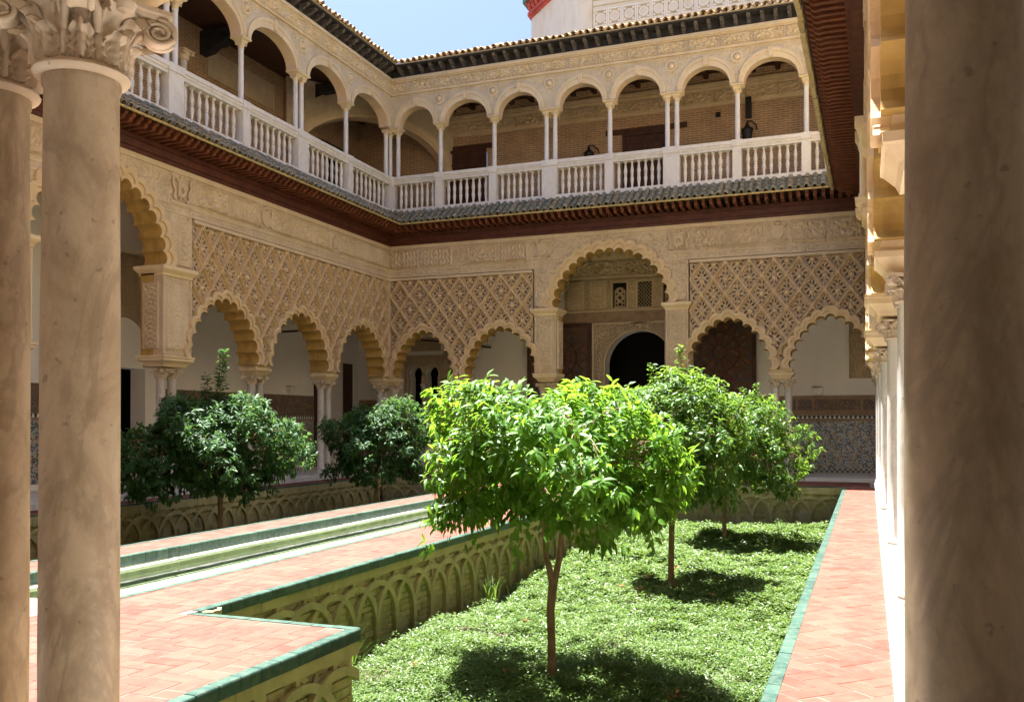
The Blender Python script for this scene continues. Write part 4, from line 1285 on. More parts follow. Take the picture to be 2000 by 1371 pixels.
def upper_gallery(loc, rz, s0, s1, cols, name_txt, bal_n, corner_low, corner_high, vis):
    """cols: [(s, 1 or 2)...]; arches spring between them"""
    t = thing('gallery_arcade', 'pale stone round-arched arcade of the %s upper gallery' % name_txt, 'arcade', loc, rz)
    bounds = []
    prev = corner_low
    for s, n in cols:
        g = 0.33 if n == 2 else 0.20
        bounds.append((prev, s-g)); prev = s+g
    bounds.append((prev, corner_high))
    opens = []
    arches = []
    for a, b in bounds:
        c, hw = (a+b)/2, (b-a)/2
        el = [(c+hw*math.cos(math.pi*i/24), SPR+0.03+RISE*math.sin(math.pi*i/24)) for i in range(25)]
        opens.append(el+[(c-hw, SPR-0.4), (c+hw, SPR-0.4)])
        arches.append((c, hw, el))
    MB().region([rect(s0, s1, SPR, 12.95)], opens, -0.13, 0.17, 0, 1).build('spandrel_wall', [M['limestone_carved'], M['soffit_pink']], t)
    for c, hw, el in arches:
        m = MB()
        def ell(d, e): return [(c+(hw+d)*math.cos(math.pi*i/24), SPR+0.03+(RISE+e)*math.sin(math.pi*i/24)) for i in range(25)]
        m.region([ell(0.155, 0.27)], [ell(0.10, 0.17)], -0.185, -0.131)
        m.region([ell(0.099, 0.169)], [ell(0.0, 0.0)+[]], -0.160, -0.131, 0, 1)
        av = m.build('archivolt', [M['limestone'], M['soffit_pink']], t)
        k = MB()
        k.add([(c-0.05, -0.215, SPR+RISE+0.05), (c+0.05, -0.215, SPR+RISE+0.05), (c+0.075, -0.225, SPR+RISE+0.31), (c-0.075, -0.225, SPR+RISE+0.31),
               (c-0.05, -0.12, SPR+RISE+0.05), (c+0.05, -0.12, SPR+RISE+0.05), (c+0.075, -0.12, SPR+RISE+0.31), (c-0.075, -0.12, SPR+RISE+0.31)],
              [(0, 1, 2, 3), (4, 7, 6, 5), (0, 4, 5, 1), (1, 5, 6, 2), (2, 6, 7, 3), (3, 7, 4, 0)])
        k.build('keystone', M['limestone'], av)
    for s, n in cols:
        hw = 0.24 if n == 2 else 0.10
        MB().rect_sweep(s-hw, s+hw, -0.11, 0.11, [(0.0, CAPT+0.166), (0.02, CAPT+0.20), (0.075, CAPT+0.225), (0.085, CAPT+0.24), (0.085, SPR+0.005)]).build('impost', M['limestone'], t)
        m = MB()
        m.region([circle(s, 12.10, 0.17, 20)], [circle(s, 12.10, 0.125, 20)], -0.165, -0.13)
        boss(m, s, 12.10, 0.10, -0.131)
        m.build('roundel', M['limestone'], t)
        # scrolling leaves beside the roundel
        m = MB()
        for sx in (-1, 1):
            for (dx, dz, r) in ((0.30, 0.12, 0.06), (0.44, 0.17, 0.05), (0.10, -0.20, 0.035), (0.22, 0.19, 0.035)):
                m.region([circle(s+sx*dx, 12.10+dz, r, 12)], [circle(s+sx*dx, 12.10+dz, r*0.5, 10)], -0.15, -0.13)
        m.build('scroll_relief', M['limestone'], t)
    m = MB()
    m.box(s0, s1, -0.20, -0.131, 12.385, 12.42); m.box(s0, s1, -0.175, -0.131, 12.421, 12.46)
    m.box(s0, s1, -0.17, -0.131, 12.80, 12.84); m.box(s0, s1, -0.22, -0.131, 12.841, 12.90); m.box(s0, s1, -0.20, -0.131, 12.901, 12.953)
    m.build('cornice', M['limestone'], t)
    g = random.Random(3)
    n = int((s1-s0)/0.9)
    for i in range(n):
        s = s0+(s1-s0)*(i+0.5)/n
        if vis[0]-1 < s < vis[1]+1:
            put('frieze_panel', FRIEZE_U[g.randrange(3)], t, (s, -0.128, 12.475), scale=((s1-s0)/n/0.98*0.95, 1, 0.31/0.56))
    # balustrade
    b = thing('balustrade', 'white marble balustrade along the %s upper gallery' % name_txt, 'balustrade', loc, rz)
    m = MB()
    m.box(s0, s1, -0.19, 0.15, 8.50, 8.58); m.box(s0, s1, -0.165, 0.12, 8.581, 8.631)
    m.build('plinth', M['balustrade'], b)
    m = MB()
    m.box(s0, s1, -0.145, 0.10, 9.453, 9.53); m.box(s0, s1, -0.165, 0.12, 9.531, 9.60); m.box(s0, s1, -0.19, 0.145, 9.601, 9.70)
    m.build('rail', M['balustrade'], b)
    edges = [corner_low-0.12]
    for s, n in cols:
        hw = 0.24 if n == 2 else 0.125
        mm = MB().box(s-hw, s+hw, -0.18, 0.13, 8.582, 9.53).box(s-hw-0.015, s+hw+0.015, -0.205, 0.16, 9.531, 9.715).box(s-hw-0.015, s+hw+0.015, -0.20, 0.15, 8.50, 8.62)
        mm.build('pedestal', M['balustrade'], b)
        edges += [s-hw, s+hw]
    edges.append(corner_high+0.12)
    for i in range(0, len(edges)-1, 2):
        a, e = edges[i], edges[i+1]
        if e < vis[0] or a > vis[1]: continue
        for k in range(bal_n):
            s = a+(e-a)*(k+0.75)/(bal_n+0.5)
            put('baluster', BAL, b, (s+RNG.uniform(-0.008, 0.008), -0.02+RNG.uniform(-0.005, 0.005), 0), (RNG.uniform(-0.0006, 0.0006), RNG.uniform(-0.0006, 0.0006), RNG.uniform(-0.3, 0.3)), scale=(RNG.uniform(0.93, 1.07), RNG.uniform(0.93, 1.07), 1))
    return t, b
FRIEZE_U = [relief('frieze_panel', 0.98, 0.56, 'arabesque', s, 0.07, M['limestone'], 0.02, 0.21) for s in (0.2, 1.3, 2.6)]
UC = -7.07
far_cols = [(UC+1.886*k, 2 if abs(k) == 1 else 1) for k in (-3, -2, -1, 0, 1, 2, 3)]
fu, fb = upper_gallery((0, D, 0), 0, XL-0.13, XR+2.5, far_cols, 'far', 7, XL+0.42, XR+0.14, (XL, XR+1))
left_cols = [(26.42-2.505*k, 2 if k % 2 == 0 else 1) for k in range(9, 0, -1)]
lu, lb = upper_gallery((XL, 0, 0), math.pi/2, 2.4, D+0.17, left_cols, 'left', 8, 2.6, D-0.42, (11.0, D))
# corner pedestal and columns
MB().box(XL-0.17, XL+0.22, D-0.22, D+0.17, 8.50, 9.53).box(XL-0.17, XL+0.235, D-0.235, D+0.17, 9.531, 9.718).build('pedestal', M['balustrade'], fb, (0, -D, 0))
MB().rect_sweep(XL-0.10, XL+0.40, D-0.11, D+0.11, [(0.0, CAPT+0.166), (0.02, CAPT+0.20), (0.075, CAPT+0.225), (0.085, CAPT+0.24), (0.085, SPR+0.005)]).build('impost', M['limestone'], fu, (0, -D, 0))
MB().rect_sweep(-0.10, 0.10, 26.27, 26.57, [(0.0, CAPT+0.166), (0.02, CAPT+0.20), (0.070, CAPT+0.225), (0.08, CAPT+0.24), (0.08, SPR+0.004)]).build('impost', M['limestone'], lu, (D-0.0, -D*0, 0)) if False else None
place = ['first', 'second', 'third', 'fourth', 'fifth', 'sixth', 'seventh']
for i, (s, n) in enumerate(far_cols):
    if n == 1:
        upper_column(s, D, 0, 'single slender column of the far upper gallery, at its %s support from the left corner' % place[i])
    else:
        for k in (-1, 1):
            upper_column(s+k*0.14, D, 0, 'slender column, %s one of the pair at the %s far gallery support' % ('left' if k < 0 else 'right', place[i]))
for i, (s, n) in enumerate(reversed(left_cols)):
    if s < 12.5: continue
    if n == 1:
        upper_column(XL, s, math.pi/2, 'single slender column of the left upper gallery, %s support from the corner' % place[i])
    else:
        for k in (-1, 1):
            upper_column(XL, s+k*0.14, math.pi/2, 'slender column, %s one of the pair at the %s left gallery support' % ('nearer' if k < 0 else 'farther', place[i]))
upper_column(XL+0.02, D-0.30, 0, 'slender column left of the three in the corner of the upper galleries')
upper_column(XL+0.02, D, 0, 'slender column at the back of the three in the upper gallery corner')
upper_column(XL+0.32, D, 0, 'slender column right of the three in the corner of the upper galleries')
# ------------------------------------------------------------------ rooms behind the arcades
BY = 30.0     # back wall of the far gallery
BX = -17.75   # back wall of the left gallery
PC = -6.95    # centre of the portal
def horseshoe(c, zc, r, z0, n=28, a0=-0.5):
    pts = [(c+r*math.cos(a0+(math.pi-2*a0)*i/n), zc+r*math.sin(a0+(math.pi-2*a0)*i/n)) for i in range(n+1)]
    return pts+[(pts[-1][0], z0), (pts[0][0], z0)]
back = thing('gallery_wall', 'white plastered back wall of the far gallery with tiled dado and round-arched doorway', 'wall', (0, BY, 0), 0)
door_o = horseshoe(PC, 3.55, 1.17, -0.3, 28, -0.10)
bif = [horseshoe(x, 3.42, 0.29, 0.9, 20, -0.45) for x in (-15.32, -14.66)]
MB().region([rect(-17.8, 4.0, 0.0, 7.55)], [door_o]+bif, 0.0, 0.5).build('plaster', M['plaster'], back)
# dado on either side of the doorway
for a, b in ((-17.7, -8.6), (-5.3, 3.9)):
    cut = [rect(-15.75, -14.2, 0, 3)] if a < -10 else []
    MB().region([rect(a, b, 0.22, 1.68)], cut, -0.012, 0.01).build('mosaic_dado', M['mosaic'], back)
    MB().region([rect(a, b, 0.085, 0.215)], cut, -0.016, 0.01).build('checked_skirting', M['check_tile'], back)
    MB().region([rect(a, b, 1.685, 1.75)], cut, -0.018, 0.01).build('tile_border', M['band_frame'], back)
    MB().region([rect(a, b, 1.755, 1.86)], cut, -0.010, 0.01).build('tile_border', M['green_glaze'], back)
    m = MB(); x = a+0.06
    while x < b:
        if not (a < -10 and -15.85 < x < -14.1):
            m.region([[(x-0.045, 1.765), (x+0.045, 1.765), (x+0.012, 1.85), (x-0.012, 1.85)]], [], -0.014, -0.0101)
        x += 0.135
    m.build('merlon_tiles', M['white_lamp'], back, kind='stuff')
    MB().region([rect(a, b, 1.865, 2.48)], cut, -0.02, 0.01).build('painted_band', M['band_frame'], back)
    x = a+0.1; i = 0
    while x < b-0.4:
        w = 0.42 if i % 2 else 1.35
        if x+w < b and not (a < -10 and x+w > -15.85 and x < -14.1):
            MB().region([rect(x, x+w, 2.02, 2.36)], [], -0.034, -0.0205).build('painted_panel', M['band'], back)
        x += w+0.07; i += 1
# portal: carved surround, wooden lintel, lattice windows, frieze
MB().region([rect(PC-1.62, PC+1.62, 0.1, 5.0)], [horseshoe(PC, 3.55, 1.46, -0.3, 28, -0.10)], -0.06, 0.02).build('carved_surround', M['stucco_fine'], back)
MB().region([horseshoe(PC, 3.55, 1.455, 0.1, 28, -0.10)], [horseshoe(PC, 3.55, 1.21, -0.3, 28, -0.10)], -0.10, 0.02).build('horseshoe_arch', M['stucco_fine'], back)
MB().region([horseshoe(PC, 3.55, 1.205, 0.1, 28, -0.10)], [horseshoe(PC, 3.55, 1.165, -0.3, 28, -0.10)], -0.13, 0.02).build('arch_rim', M['stucco_plain'], back)
m = MB()
for x in (PC-1.60, PC+1.60): m.box(x-0.05, x+0.05, -0.10, -0.061, 0.1, 4.95)
m.box(PC-1.65, PC+1.65, -0.10, -0.061, 4.951, 5.02)
m.build('alfiz_frame', M['stucco_plain'], back)
MB().box(PC-2.9, PC+2.9, -0.14, 0.01, 5.03, 5.38).build('lintel', M['band_frame'], back)
MB().box(PC-2.95, PC+2.95, -0.17, 0.01, 5.381, 5.43).build('lintel_ledge', M['stucco_plain'], back)
MB().region([rect(PC-2.6, PC+2.6, 5.44, 6.50)], [rect(x-0.24, x+0.24, 5.5, 6.35) for x in (PC-0.66, PC+0.20, PC+1.06)], -0.07, 0.02).build('carved_panel', M['stucco_fine'], back)
for x, w_ in ((PC-2.2, 0.62), (PC-1.42, 0.62), (PC-0.23, 0.30), (PC+0.63, 0.30), (PC+1.75, 0.62), (PC+2.3, 0.4)):
    put('carved_panel', PIERP2, back, (x, -0.07, 5.48), scale=(w_/0.44, 1, 0.98/1.52))
for x, z in ((PC-1.35, 3.42), (PC-1.0, 4.3), (PC+1.35, 3.42)):
    put('carved_panel', PIERP2, back, (x, -0.06, z-0.9+0.35), scale=(0.30/0.44, 1, 0.62)) if z > 4 and False else None
for i, x in enumerate((PC-0.66, PC+0.20, PC+1.06)):
    m = MB()
    if i % 2 == 0:
        hol = [circle(x, z, 0.055, 10) for z in (5.62, 5.85, 6.08)]+[circle(x+sx*0.12, z, 0.035, 8) for sx in (-1, 1) for z in (5.6, 5.73, 5.97, 6.2)]
        m.region([rect(x-0.19, x+0.19, 5.5, 6.0)+[]], hol, -0.03, 0.0)
        m.region([circle(x, 6.0, 0.2, 16)], [circle(x, 6.08, 0.05, 8)], -0.029, 0.0, also=[rect(x-1, x+1, 6.001, 7)])
    else:
        for k in range(-5, 9):
            for sg in (-1, 1):
                p0 = (x-0.24, 5.5+k*0.13 if sg > 0 else 6.35-k*0.13)
                m.region([[(p0[0], p0[1]), (p0[0]+0.48, p0[1]+sg*0.55), (p0[0]+0.48, p0[1]+sg*0.55+0.03), (p0[0], p0[1]+0.03)]], [], -0.03 if sg > 0 else -0.045, -0.015 if sg > 0 else -0.031, also=[rect(x-0.235, x+0.235, 5.505, 6.345)])
    lw = m.build('lattice_window', M['stucco_fine'], back)
    MB().box(x-0.235, x+0.235, 0.003, 0.02, 5.5, 6.35).build('window_void', M['dark_void'], lw, (0, -0.012, 0))
    f = MB().region([rect(x-0.29, x+0.29, 5.45, 6.41)], [rect(x-0.24, x+0.24, 5.5, 6.35)], -0.095, -0.0705)
    f.build('window_frame', M['stucco_plain'], lw)
for z0, z1, pr in ((6.51, 6.58, 0.10), (7.12, 7.18, 0.13), (7.181, 7.3, 0.17)):
    MB().box(PC-2.7, PC+2.7, -pr, 0.01, z0, z1).build('moulding', M['stucco_plain'], back)
for i in range(5):
    x = PC-2.1+i*1.05
    put('frieze_panel', FRIEZE[i % 2], back, (x, -0.05, 6.59), scale=(1.05, 1.4, 0.93))
    m = MB().region([circle(x, 6.85, 0.17, 18)], [circle(x, 6.85, 0.12, 16)], -0.10, -0.05)
    boss(m, x, 6.85, 0.09, -0.06)
    m.build('roundel', M['stucco_plain'], back)
# big carved panel beside the corner arch
pp = MB().region([rect(-0.36, 1.3, 3.0, 6.3)], [], -0.03, 0.0); pp.build('carved_panel', M['stucco_fine'], back)
for z in (3.06, 3.75, 4.44, 5.13):
    put('carved_panel', FRIEZE[2], back, (0.02, -0.03, z), scale=(0.62, 1, 1.15)); put('carved_panel', FRIEZE[1], back, (0.72, -0.03, z), scale=(0.62, 1, 1.15))
# twin-arched window in the corner room
MB().region([rect(-15.78, -14.18, 0.9, 4.1)], bif, -0.05, 0.02).build('window_surround', M['stucco_fine'], back)
for b in (-15.32, -14.66):
    MB().region([horseshoe(b, 3.42, 0.36, 2.6, 20, -0.45)], [horseshoe(b, 3.42, 0.29, 2.0, 20, -0.45)], -0.075, -0.0505).build('window_arch', M['stucco_plain'], back)
MB().lathe([(0.075, 1.2), (0.06, 1.28), (0.055, 2.7), (0.07, 2.75), (0.07, 2.8), (0.13, 3.05)], -14.99, -0.03, 14).build('window_colonnette', M['marble'], back)
MB().box(-15.5, -14.3, -0.052, 0.0, 4.25, 4.75).build('carved_panel', M['stucco_fine'], back)
MB().box(-14.19, -13.3, -0.03, 0.0, 2.9, 4.6).build('carved_panel', M['stucco_fine'], back)
# dark interior beyond the openings
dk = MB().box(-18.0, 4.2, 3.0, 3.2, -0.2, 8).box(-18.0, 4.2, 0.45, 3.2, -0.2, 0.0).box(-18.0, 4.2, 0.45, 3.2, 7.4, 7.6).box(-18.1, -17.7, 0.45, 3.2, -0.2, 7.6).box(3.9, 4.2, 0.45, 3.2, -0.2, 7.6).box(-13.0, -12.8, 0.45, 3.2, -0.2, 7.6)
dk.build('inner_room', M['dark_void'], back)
def door_leaf(name, label, cx, y, w, h, parent=None):
    t = thing(name, label, 'door', (cx, y, 0.1), 0)
    m = MB().box(-w/2, w/2, -0.05, 0.05, 0, h)
    pn = m.build('panel', M['door_inlay'], t)
    m = MB().region([rect(-w/2, w/2, 0, h)], [rect(-w/2+0.13, w/2-0.13, 0.13, h-0.13)], -0.085, -0.051)
    m.build('frame', M['wood_dark'], t)
    st = MB()
    yy = -0.062
    for cz in [h-0.13-0.5*(w-0.26)*(1+2*k)*1.0 for k in range(int(h/(w-0.26)))]:
        R = (w-0.26)/2
        for k in range(12):
            a = math.pi/12+k*math.pi/6
            # strapwork of a twelve-pointed wheel
            for rr0, rr1, da in ((0.22, 0.62, 0.0), (0.62, 0.98, 0.2), (0.62, 0.98, -0.2)):
                p = (R*rr0*math.cos(a), cz+R*rr0*math.sin(a)); q = (R*rr1*math.cos(a+da), cz+R*rr1*math.sin(a+da))
                L = math.hypot(q[0]-p[0], q[1]-p[1]); nx, nz = -(q[1]-p[1])/L*0.014, (q[0]-p[0])/L*0.014
                st.region([[(p[0]-nx, p[1]-nz), (q[0]-nx, q[1]-nz), (q[0]+nx, q[1]+nz), (p[0]+nx, p[1]+nz)]], [], yy-0.0007*k-(0.012 if da > 0 else 0.022 if da < 0 else 0), -0.051, back=False)
        for rr in (0.22, 0.62):
            st.region([circle(0, cz, R*rr+0.014, 24)], [circle(0, cz, R*rr-0.014, 24)], yy-0.034-rr*0.004, -0.051, back=False)
    st.build('strapwork', M['wood_red'], pn)
    return t
door_leaf('door', 'tall dark inlaid door leaf left of the round-arched doorway', -9.72, BY-0.17, 2.3, 4.9)
door_leaf('door', 'tall dark inlaid door leaf with wheel pattern right of the round-arched doorway', -4.28, BY-0.17, 2.3, 4.95)

# left gallery
lback = thing('gallery_wall', 'white plastered back wall of the left gallery with tiled dado', 'wall', (BX, 0, 0), math.pi/2)
MB().region([rect(-3.2, 30.0, 0.0, 7.55)], [rect(17.6, 19.05, -0.2, 3.05)], 0.0, 0.5).build('plaster', M['plaster'], lback)
for a, b in ((19.5, 27.0), (9.0, 17.2)):
    MB().box(a, b, -0.012, 0.01, 0.22, 1.68).build('mosaic_dado', M['mosaic'], lback)
    MB().box(a, b, -0.018, 0.01, 1.685, 1.74).build('tile_border', M['band_frame'], lback)
    MB().box(a, b, -0.010, 0.01, 1.745, 1.86).build('tile_border', M['green_glaze'], lback)
    m = MB(); x = a+0.06
    while x < b:
        m.region([[(x-0.045, 1.76), (x+0.045, 1.76), (x+0.012, 1.85), (x-0.012, 1.85)]], [], -0.014, -0.0101); x += 0.135
    m.build('merlon_tiles', M['white_lamp'], lback, kind='stuff')
    MB().box(a, b, -0.02, 0.01, 1.865, 2.55).build('painted_band', M['band'], lback)
MB().box(27.0, 27.7, -0.05, 0.01, 0.1, 4.0).build('door_jamb', M['wood_dark'], lback)
MB().box(28.9, 29.5, -0.05, 0.01, 0.1, 3.8).build('door_jamb', M['wood_dark'], lback)
MB().box(17.0, 17.55, -0.08, 0.01, 2.9, 5.9).build('carved_panel', M['stucco_fine'], lback)
MB().region([rect(17.0, 19.6, 3.1, 6.0)], [horseshoe(18.3, 3.6, 0.75, 3.0)], -0.07, 0.02).build('carved_surround', M['stucco_fine'], lback)
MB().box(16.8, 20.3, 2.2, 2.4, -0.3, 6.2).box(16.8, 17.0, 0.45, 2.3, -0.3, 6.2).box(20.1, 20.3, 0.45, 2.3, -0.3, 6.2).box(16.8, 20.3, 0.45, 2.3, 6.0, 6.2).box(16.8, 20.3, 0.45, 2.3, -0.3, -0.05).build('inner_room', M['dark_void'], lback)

rback = thing('gallery_wall', 'plain plaster back wall of the gallery behind the sunlit columns', 'wall', (3.7, 0, 0), 0)
MB().box(0, 0.4, -3.2, 31, 0, 7.55).build('plaster', M['plaster'], rback)
nback = thing('gallery_wall', 'plain plaster back wall of the gallery behind the viewer', 'wall', (0, -1.6, 0), 0)
MB().box(-18, 4.1, -0.4, 0, 0, 7.55).build('plaster', M['plaster'], nback)

# ceilings of the lower galleries and floors of the upper ones
slab('ceiling', -18.2, 4.1, D+0.55, 30.4, 7.46, 8.49, M['ceiling_bounce'])
slab('ceiling', -18.2, XL-0.55, -3.4, D+0.55, 7.461, 8.489, M['ceiling_bounce'])
slab('ceiling', XR+0.5, 4.1, -3.4, D+0.55, 7.462, 8.488, M['ceiling_bounce'])
slab('ceiling', XL-0.55, XR+0.5, -3.4, 1.75, 7.463, 8.487, M['ceiling_bounce'])

# iron tie bars across the gallery arches
for (x0, y0, z0, x1, y1, z1, txt) in ((-14.9, 24.3, 4.55, -17.7, 24.3, 4.5, 'thin black tie bar across the left gallery, beyond the third arch'), (-14.5, 27.2, 4.5, -12.3, 29.9, 4.3, 'thin black tie bar crossing the corner bay behind the lattice wall')):
    MB().tube([(x0, y0, z0), (x1, y1, z1)], 0.035, 6).build('tie_bar', M['iron'], None, label=txt, cat='tie bar')

# wall lamps
def sconce(x, y, z, rz, label):
    t = thing('wall_lamp', label, 'wall lamp', (x, y, z), rz, 'white plaster wall lamps of the galleries')
    m = MB().rect_sweep(-0.10, 0.10, -0.14, 0.0, [(-0.03, 0.0), (0.0, 0.02), (0.06, 0.12), (0.075, 0.20), (0.075, 0.225)])
    m.build('lamp_bowl', M['white_lamp'], t)
    MB().box(-0.12, 0.12, -0.18, 0.02, 0.226, 0.24).build('lamp_top', M['iron'], t)
sconce(-1.28, BY-0.0, 2.50, 0, 'white trapezoid wall lamp above the tile dado, behind the far right arch')
sconce(BX, 25.5, 2.60, math.pi/2, 'white wall lamp behind the second arch of the left arcade')
sconce(BX+0.9, BY, 2.60, 0, 'white wall lamp behind the third arch, by the corner')

# rope barrier by the tile dado
t = thing('stanchion', 'black post with a slack dark rope in front of the tile dado', 'rope barrier', (-1.53, 29.55, FZ), 0)
MB().lathe([(0.16, 0), (0.16, 0.015), (0.05, 0.03), (0.022, 0.05), (0.022, 0.88), (0.035, 0.90), (0.03, 0.95), (0.0, 0.97)], n=14, caps=False).build('post', M['iron'], t)
pts = [(-0.95*q, 0.0, 0.86-1.15*q*(1-q)*1.8) for q in [i/14 for i in range(15)]]
MB().tube(pts, 0.024, 6).build('rope', M['green_cloth'], t)
t = thing('stanchion', 'black rope-barrier post half hidden behind the far marble pair', 'rope barrier', (-2.48, 29.55, FZ), 0)
MB().lathe([(0.16, 0), (0.16, 0.015), (0.05, 0.03), (0.022, 0.05), (0.022, 0.88), (0.035, 0.90), (0.03, 0.95), (0.0, 0.97)], n=14, caps=False).build('post', M['iron'], t)

# ------------------------------------------------------------------ upper gallery rooms
ub = thing('gallery_wall', 'brown brick back wall of the far upper gallery with carved frieze', 'wall', (0, 29.8, 0), 0)
MB().region([rect(-18, 4, 8.49, 13.4)], [rect(-13.9, -12.4, 8.0, 11.38), rect(-7.45, -5.95, 8.0, 11.3)], 0, 0.4).build('brickwork', M['brick'], ub)
MB().box(-14.2, 4, -0.05, 0.01, 11.95, 12.36).build('frieze_ground', M['limestone_carved'], ub)
for i in range(18):
    put('frieze_panel', FRIEZE_U[i % 3], ub, (-13.7+i*0.98, -0.05, 11.97), scale=(1, 1.2, 0.38/0.56))
m = MB(); m.box(-14.2, 4, -0.08, 0.01, 11.86, 11.95); m.box(-14.2, 4, -0.10, 0.01, 12.361, 12.46); m.box(-14.2, 4, -0.18, 0.01, 12.461, 12.6)
m.build('frieze_moulding', M['limestone'], ub)
MB().box(-14.3, -12.0, -0.03, 0.02, 11.38, 11.56).build('lintel', M['wood_dark'], ub)
MB().box(-8.05, -5.3, -0.03, 0.02, 11.3, 11.48).build('lintel', M['wood_dark'], ub)
def panel_door(label, cx, y, w, h):
    t = thing('door', label, 'door', (cx, y, 8.5), 0)
    lf = MB().box(-w/2, w/2, 0.0, 0.08, 0, h).build('leaf', M['wood_dark'], t)
    for sx in (-1, 1):
        for z0, z1 in ((0.2, 1.0), (1.15, h-0.95), (h-0.8, h-0.2)):
            c = sx*w/4
            MB().region([rect(c-w*0.2, c+w*0.2, z0, z1)], [rect(c-w*0.2+0.06, c+w*0.2-0.06, z0+0.06, z1-0.06)], -0.03, 0.0).build('panel_moulding', M['wood_red'], lf)
    MB().region([rect(-w/2-0.1, w/2+0.1, 0, h+0.1)], [rect(-w/2, w/2, -0.1, h)], -0.06, 0.02).build('frame', M['wood_dark'], t)
panel_door('brown panelled double door behind the left columns of the far upper gallery', -13.15, 29.76, 1.3, 2.8)
panel_door('brown panelled double door behind the central pair of the far upper gallery', -6.7, 29.76, 1.3, 2.7)
def lantern(x, y, z, label):
    t = thing('lantern', label, 'lantern', (x, y, z), 0)
    MB().lathe([(0.13, 0.0), (0.18, 0.34), (0.20, 0.35), (0.06, 0.47), (0.05, 0.53), (0.02, 0.60), (0.0, 0.64)], 0, -0.34, 6, caps=False).build('lantern_cage', M['iron'], t)
    MB().tube([(0, -0.34, 0.6), (0.12, -0.30, 0.62), (0.26, -0.18, 0.52), (0.26, 0.0, 0.42)], 0.022, 6).build('wall_arm', M['iron'], t)
    return t
lantern(-3.35, 29.8, 10.55, 'black wall lantern behind the right arches of the far upper gallery')
lantern(-8.55, 29.8, 10.35, 'black wall lantern half hidden by the paired columns of the far upper gallery')
MB().box(-3.42, -3.24, 29.62, 29.80, 11.35, 12.0).build('loudspeaker', M['iron'], None, label='slim black loudspeaker box high on the upper brick wall above a lantern', cat='loudspeaker')
MB().box(-4.36, -4.22, 29.68, 29.8, 11.5, 11.64).build('junction_box', M['iron'], None, label='small black box on the upper brick wall, left of the loudspeaker', cat='box')

ul = thing('gallery_wall', 'dim brick back wall of the left upper gallery', 'wall', (-17.7, 0, 0), math.pi/2)
MB().region([rect(-3, 30.2, 8.49, 13.4)], [rect(27.6, 28.9, 9.4, 11.3)], 0, 0.4).build('brickwork', M['brick'], ul)
MB().box(21.4, 24.6, -0.03, 0.0, 11.7, 12.5).build('frieze_fragment', M['limestone_carved'], ul)
for s, z in ((21.2, 12.2), (25.9, 12.2), (17.3, 12.2)):
    m = MB(); prism_yz(m, s-0.14, s+0.14, [(0.01, z), (-0.35, z+0.05), (-0.5, z+0.18), (-0.8, z+0.2), (-0.95, z+0.35), (-3.0, z+0.36), (-3.0, z+0.66), (0.01, z+0.66)])
    m.build('beam', M['wood_black'], ul)
m = MB()
for k in range(5): m.box(27.6+k*0.28, 27.63+k*0.28, 0.05, 0.08, 9.4, 11.3)
for k in range(6): m.box(27.6, 28.9, 0.04, 0.049, 9.6+k*0.3, 9.63+k*0.3)
m.build('window_grille', M['iron'], ul)
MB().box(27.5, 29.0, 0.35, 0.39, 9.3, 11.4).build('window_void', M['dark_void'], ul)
MB().box(27.3, 29.3, -0.12, 0.01, 11.32, 11.55).build('lintel', M['wood_black'], ul)
# carved column in the left gallery, against the wall
t = thing('gallery_column', 'shadowy carved column standing back in the left upper gallery', 'column', (-16.4, 18.9, 0), 0, 'slender columns of the upper gallery')
put('shaft', USH, t, scale=(1.3, 1.3, 1)); put('capital', UCAP, t, (0, 0, -5.0), scale=(1.8, 1.8, 1.45))
# diagonal stone arch across the gallery corner
dg = thing('stone_arch', 'moulded stone arch thrown diagonally across the corner of the upper galleries', 'arch', (-15.72, 27.55, 0), math.atan2(4.5, 3.55))
el = lambda r, z: [(r*math.cos(math.pi*i/28), 10.6+z*math.sin(math.pi*i/28)) for i in range(29)]
MB().region([el(2.95, 1.75)], [el(2.62, 1.45)], -0.22, 0.22).build('arch_ring', M['limestone'], dg)
MB().region([el(2.86, 1.67)], [el(2.70, 1.52)], -0.27, -0.2205).build('arch_moulding', M['limestone'], dg)
MB().region([rect(-3.1, 3.1, 10.9, 12.95)], [el(2.951, 1.751)+[(-2.951, 10.0), (2.951, 10.0)]], -0.18, 0.18).build('arch_spandrel', M['limestone_carved'], dg)
for sx in (-1, 1):
    MB().rect_sweep(sx*2.78-0.12, sx*2.78+0.12, -0.16, 0.16, [(-0.06, 10.1), (-0.02, 10.3), (0.04, 10.42), (0.06, 10.5), (0.06, 10.6)]).build('corbel', M['limestone'], dg)

# ceilings above the upper galleries, with beams
slab('ceiling', -18, 4.1, D+0.18, 30.2, 12.96, 13.2, M['wood_dark'])
slab('ceiling', -18, XL-0.18, -3, D+0.18, 12.961, 13.201, M['wood_dark'])
bmg = thing('ceiling_beams', 'row of dark timber beams under the far upper gallery ceiling', 'beams', (0, 0, 0))
for i in range(28):
    MB().box(-17.5+i*0.75, -17.35+i*0.75, D+0.19, 29.79, 12.8, 12.959).build('beam', M['wood_dark'], bmg)
# upper storeys over the viewer and over the edge-on arcade
for nm, a in (('upper storey wall rising above the edge-on arcade', (0.35, 3.6, -3, D-0.3)), ('upper storey wall rising above the viewer', (XL+0.3, 0.3, -3.0, 1.9))):
    MB().box(a[0], a[1], a[2], a[3], 8.49, 13.4).build('storey_wall', M['limestone'], None, label='pale '+nm, cat='wall')

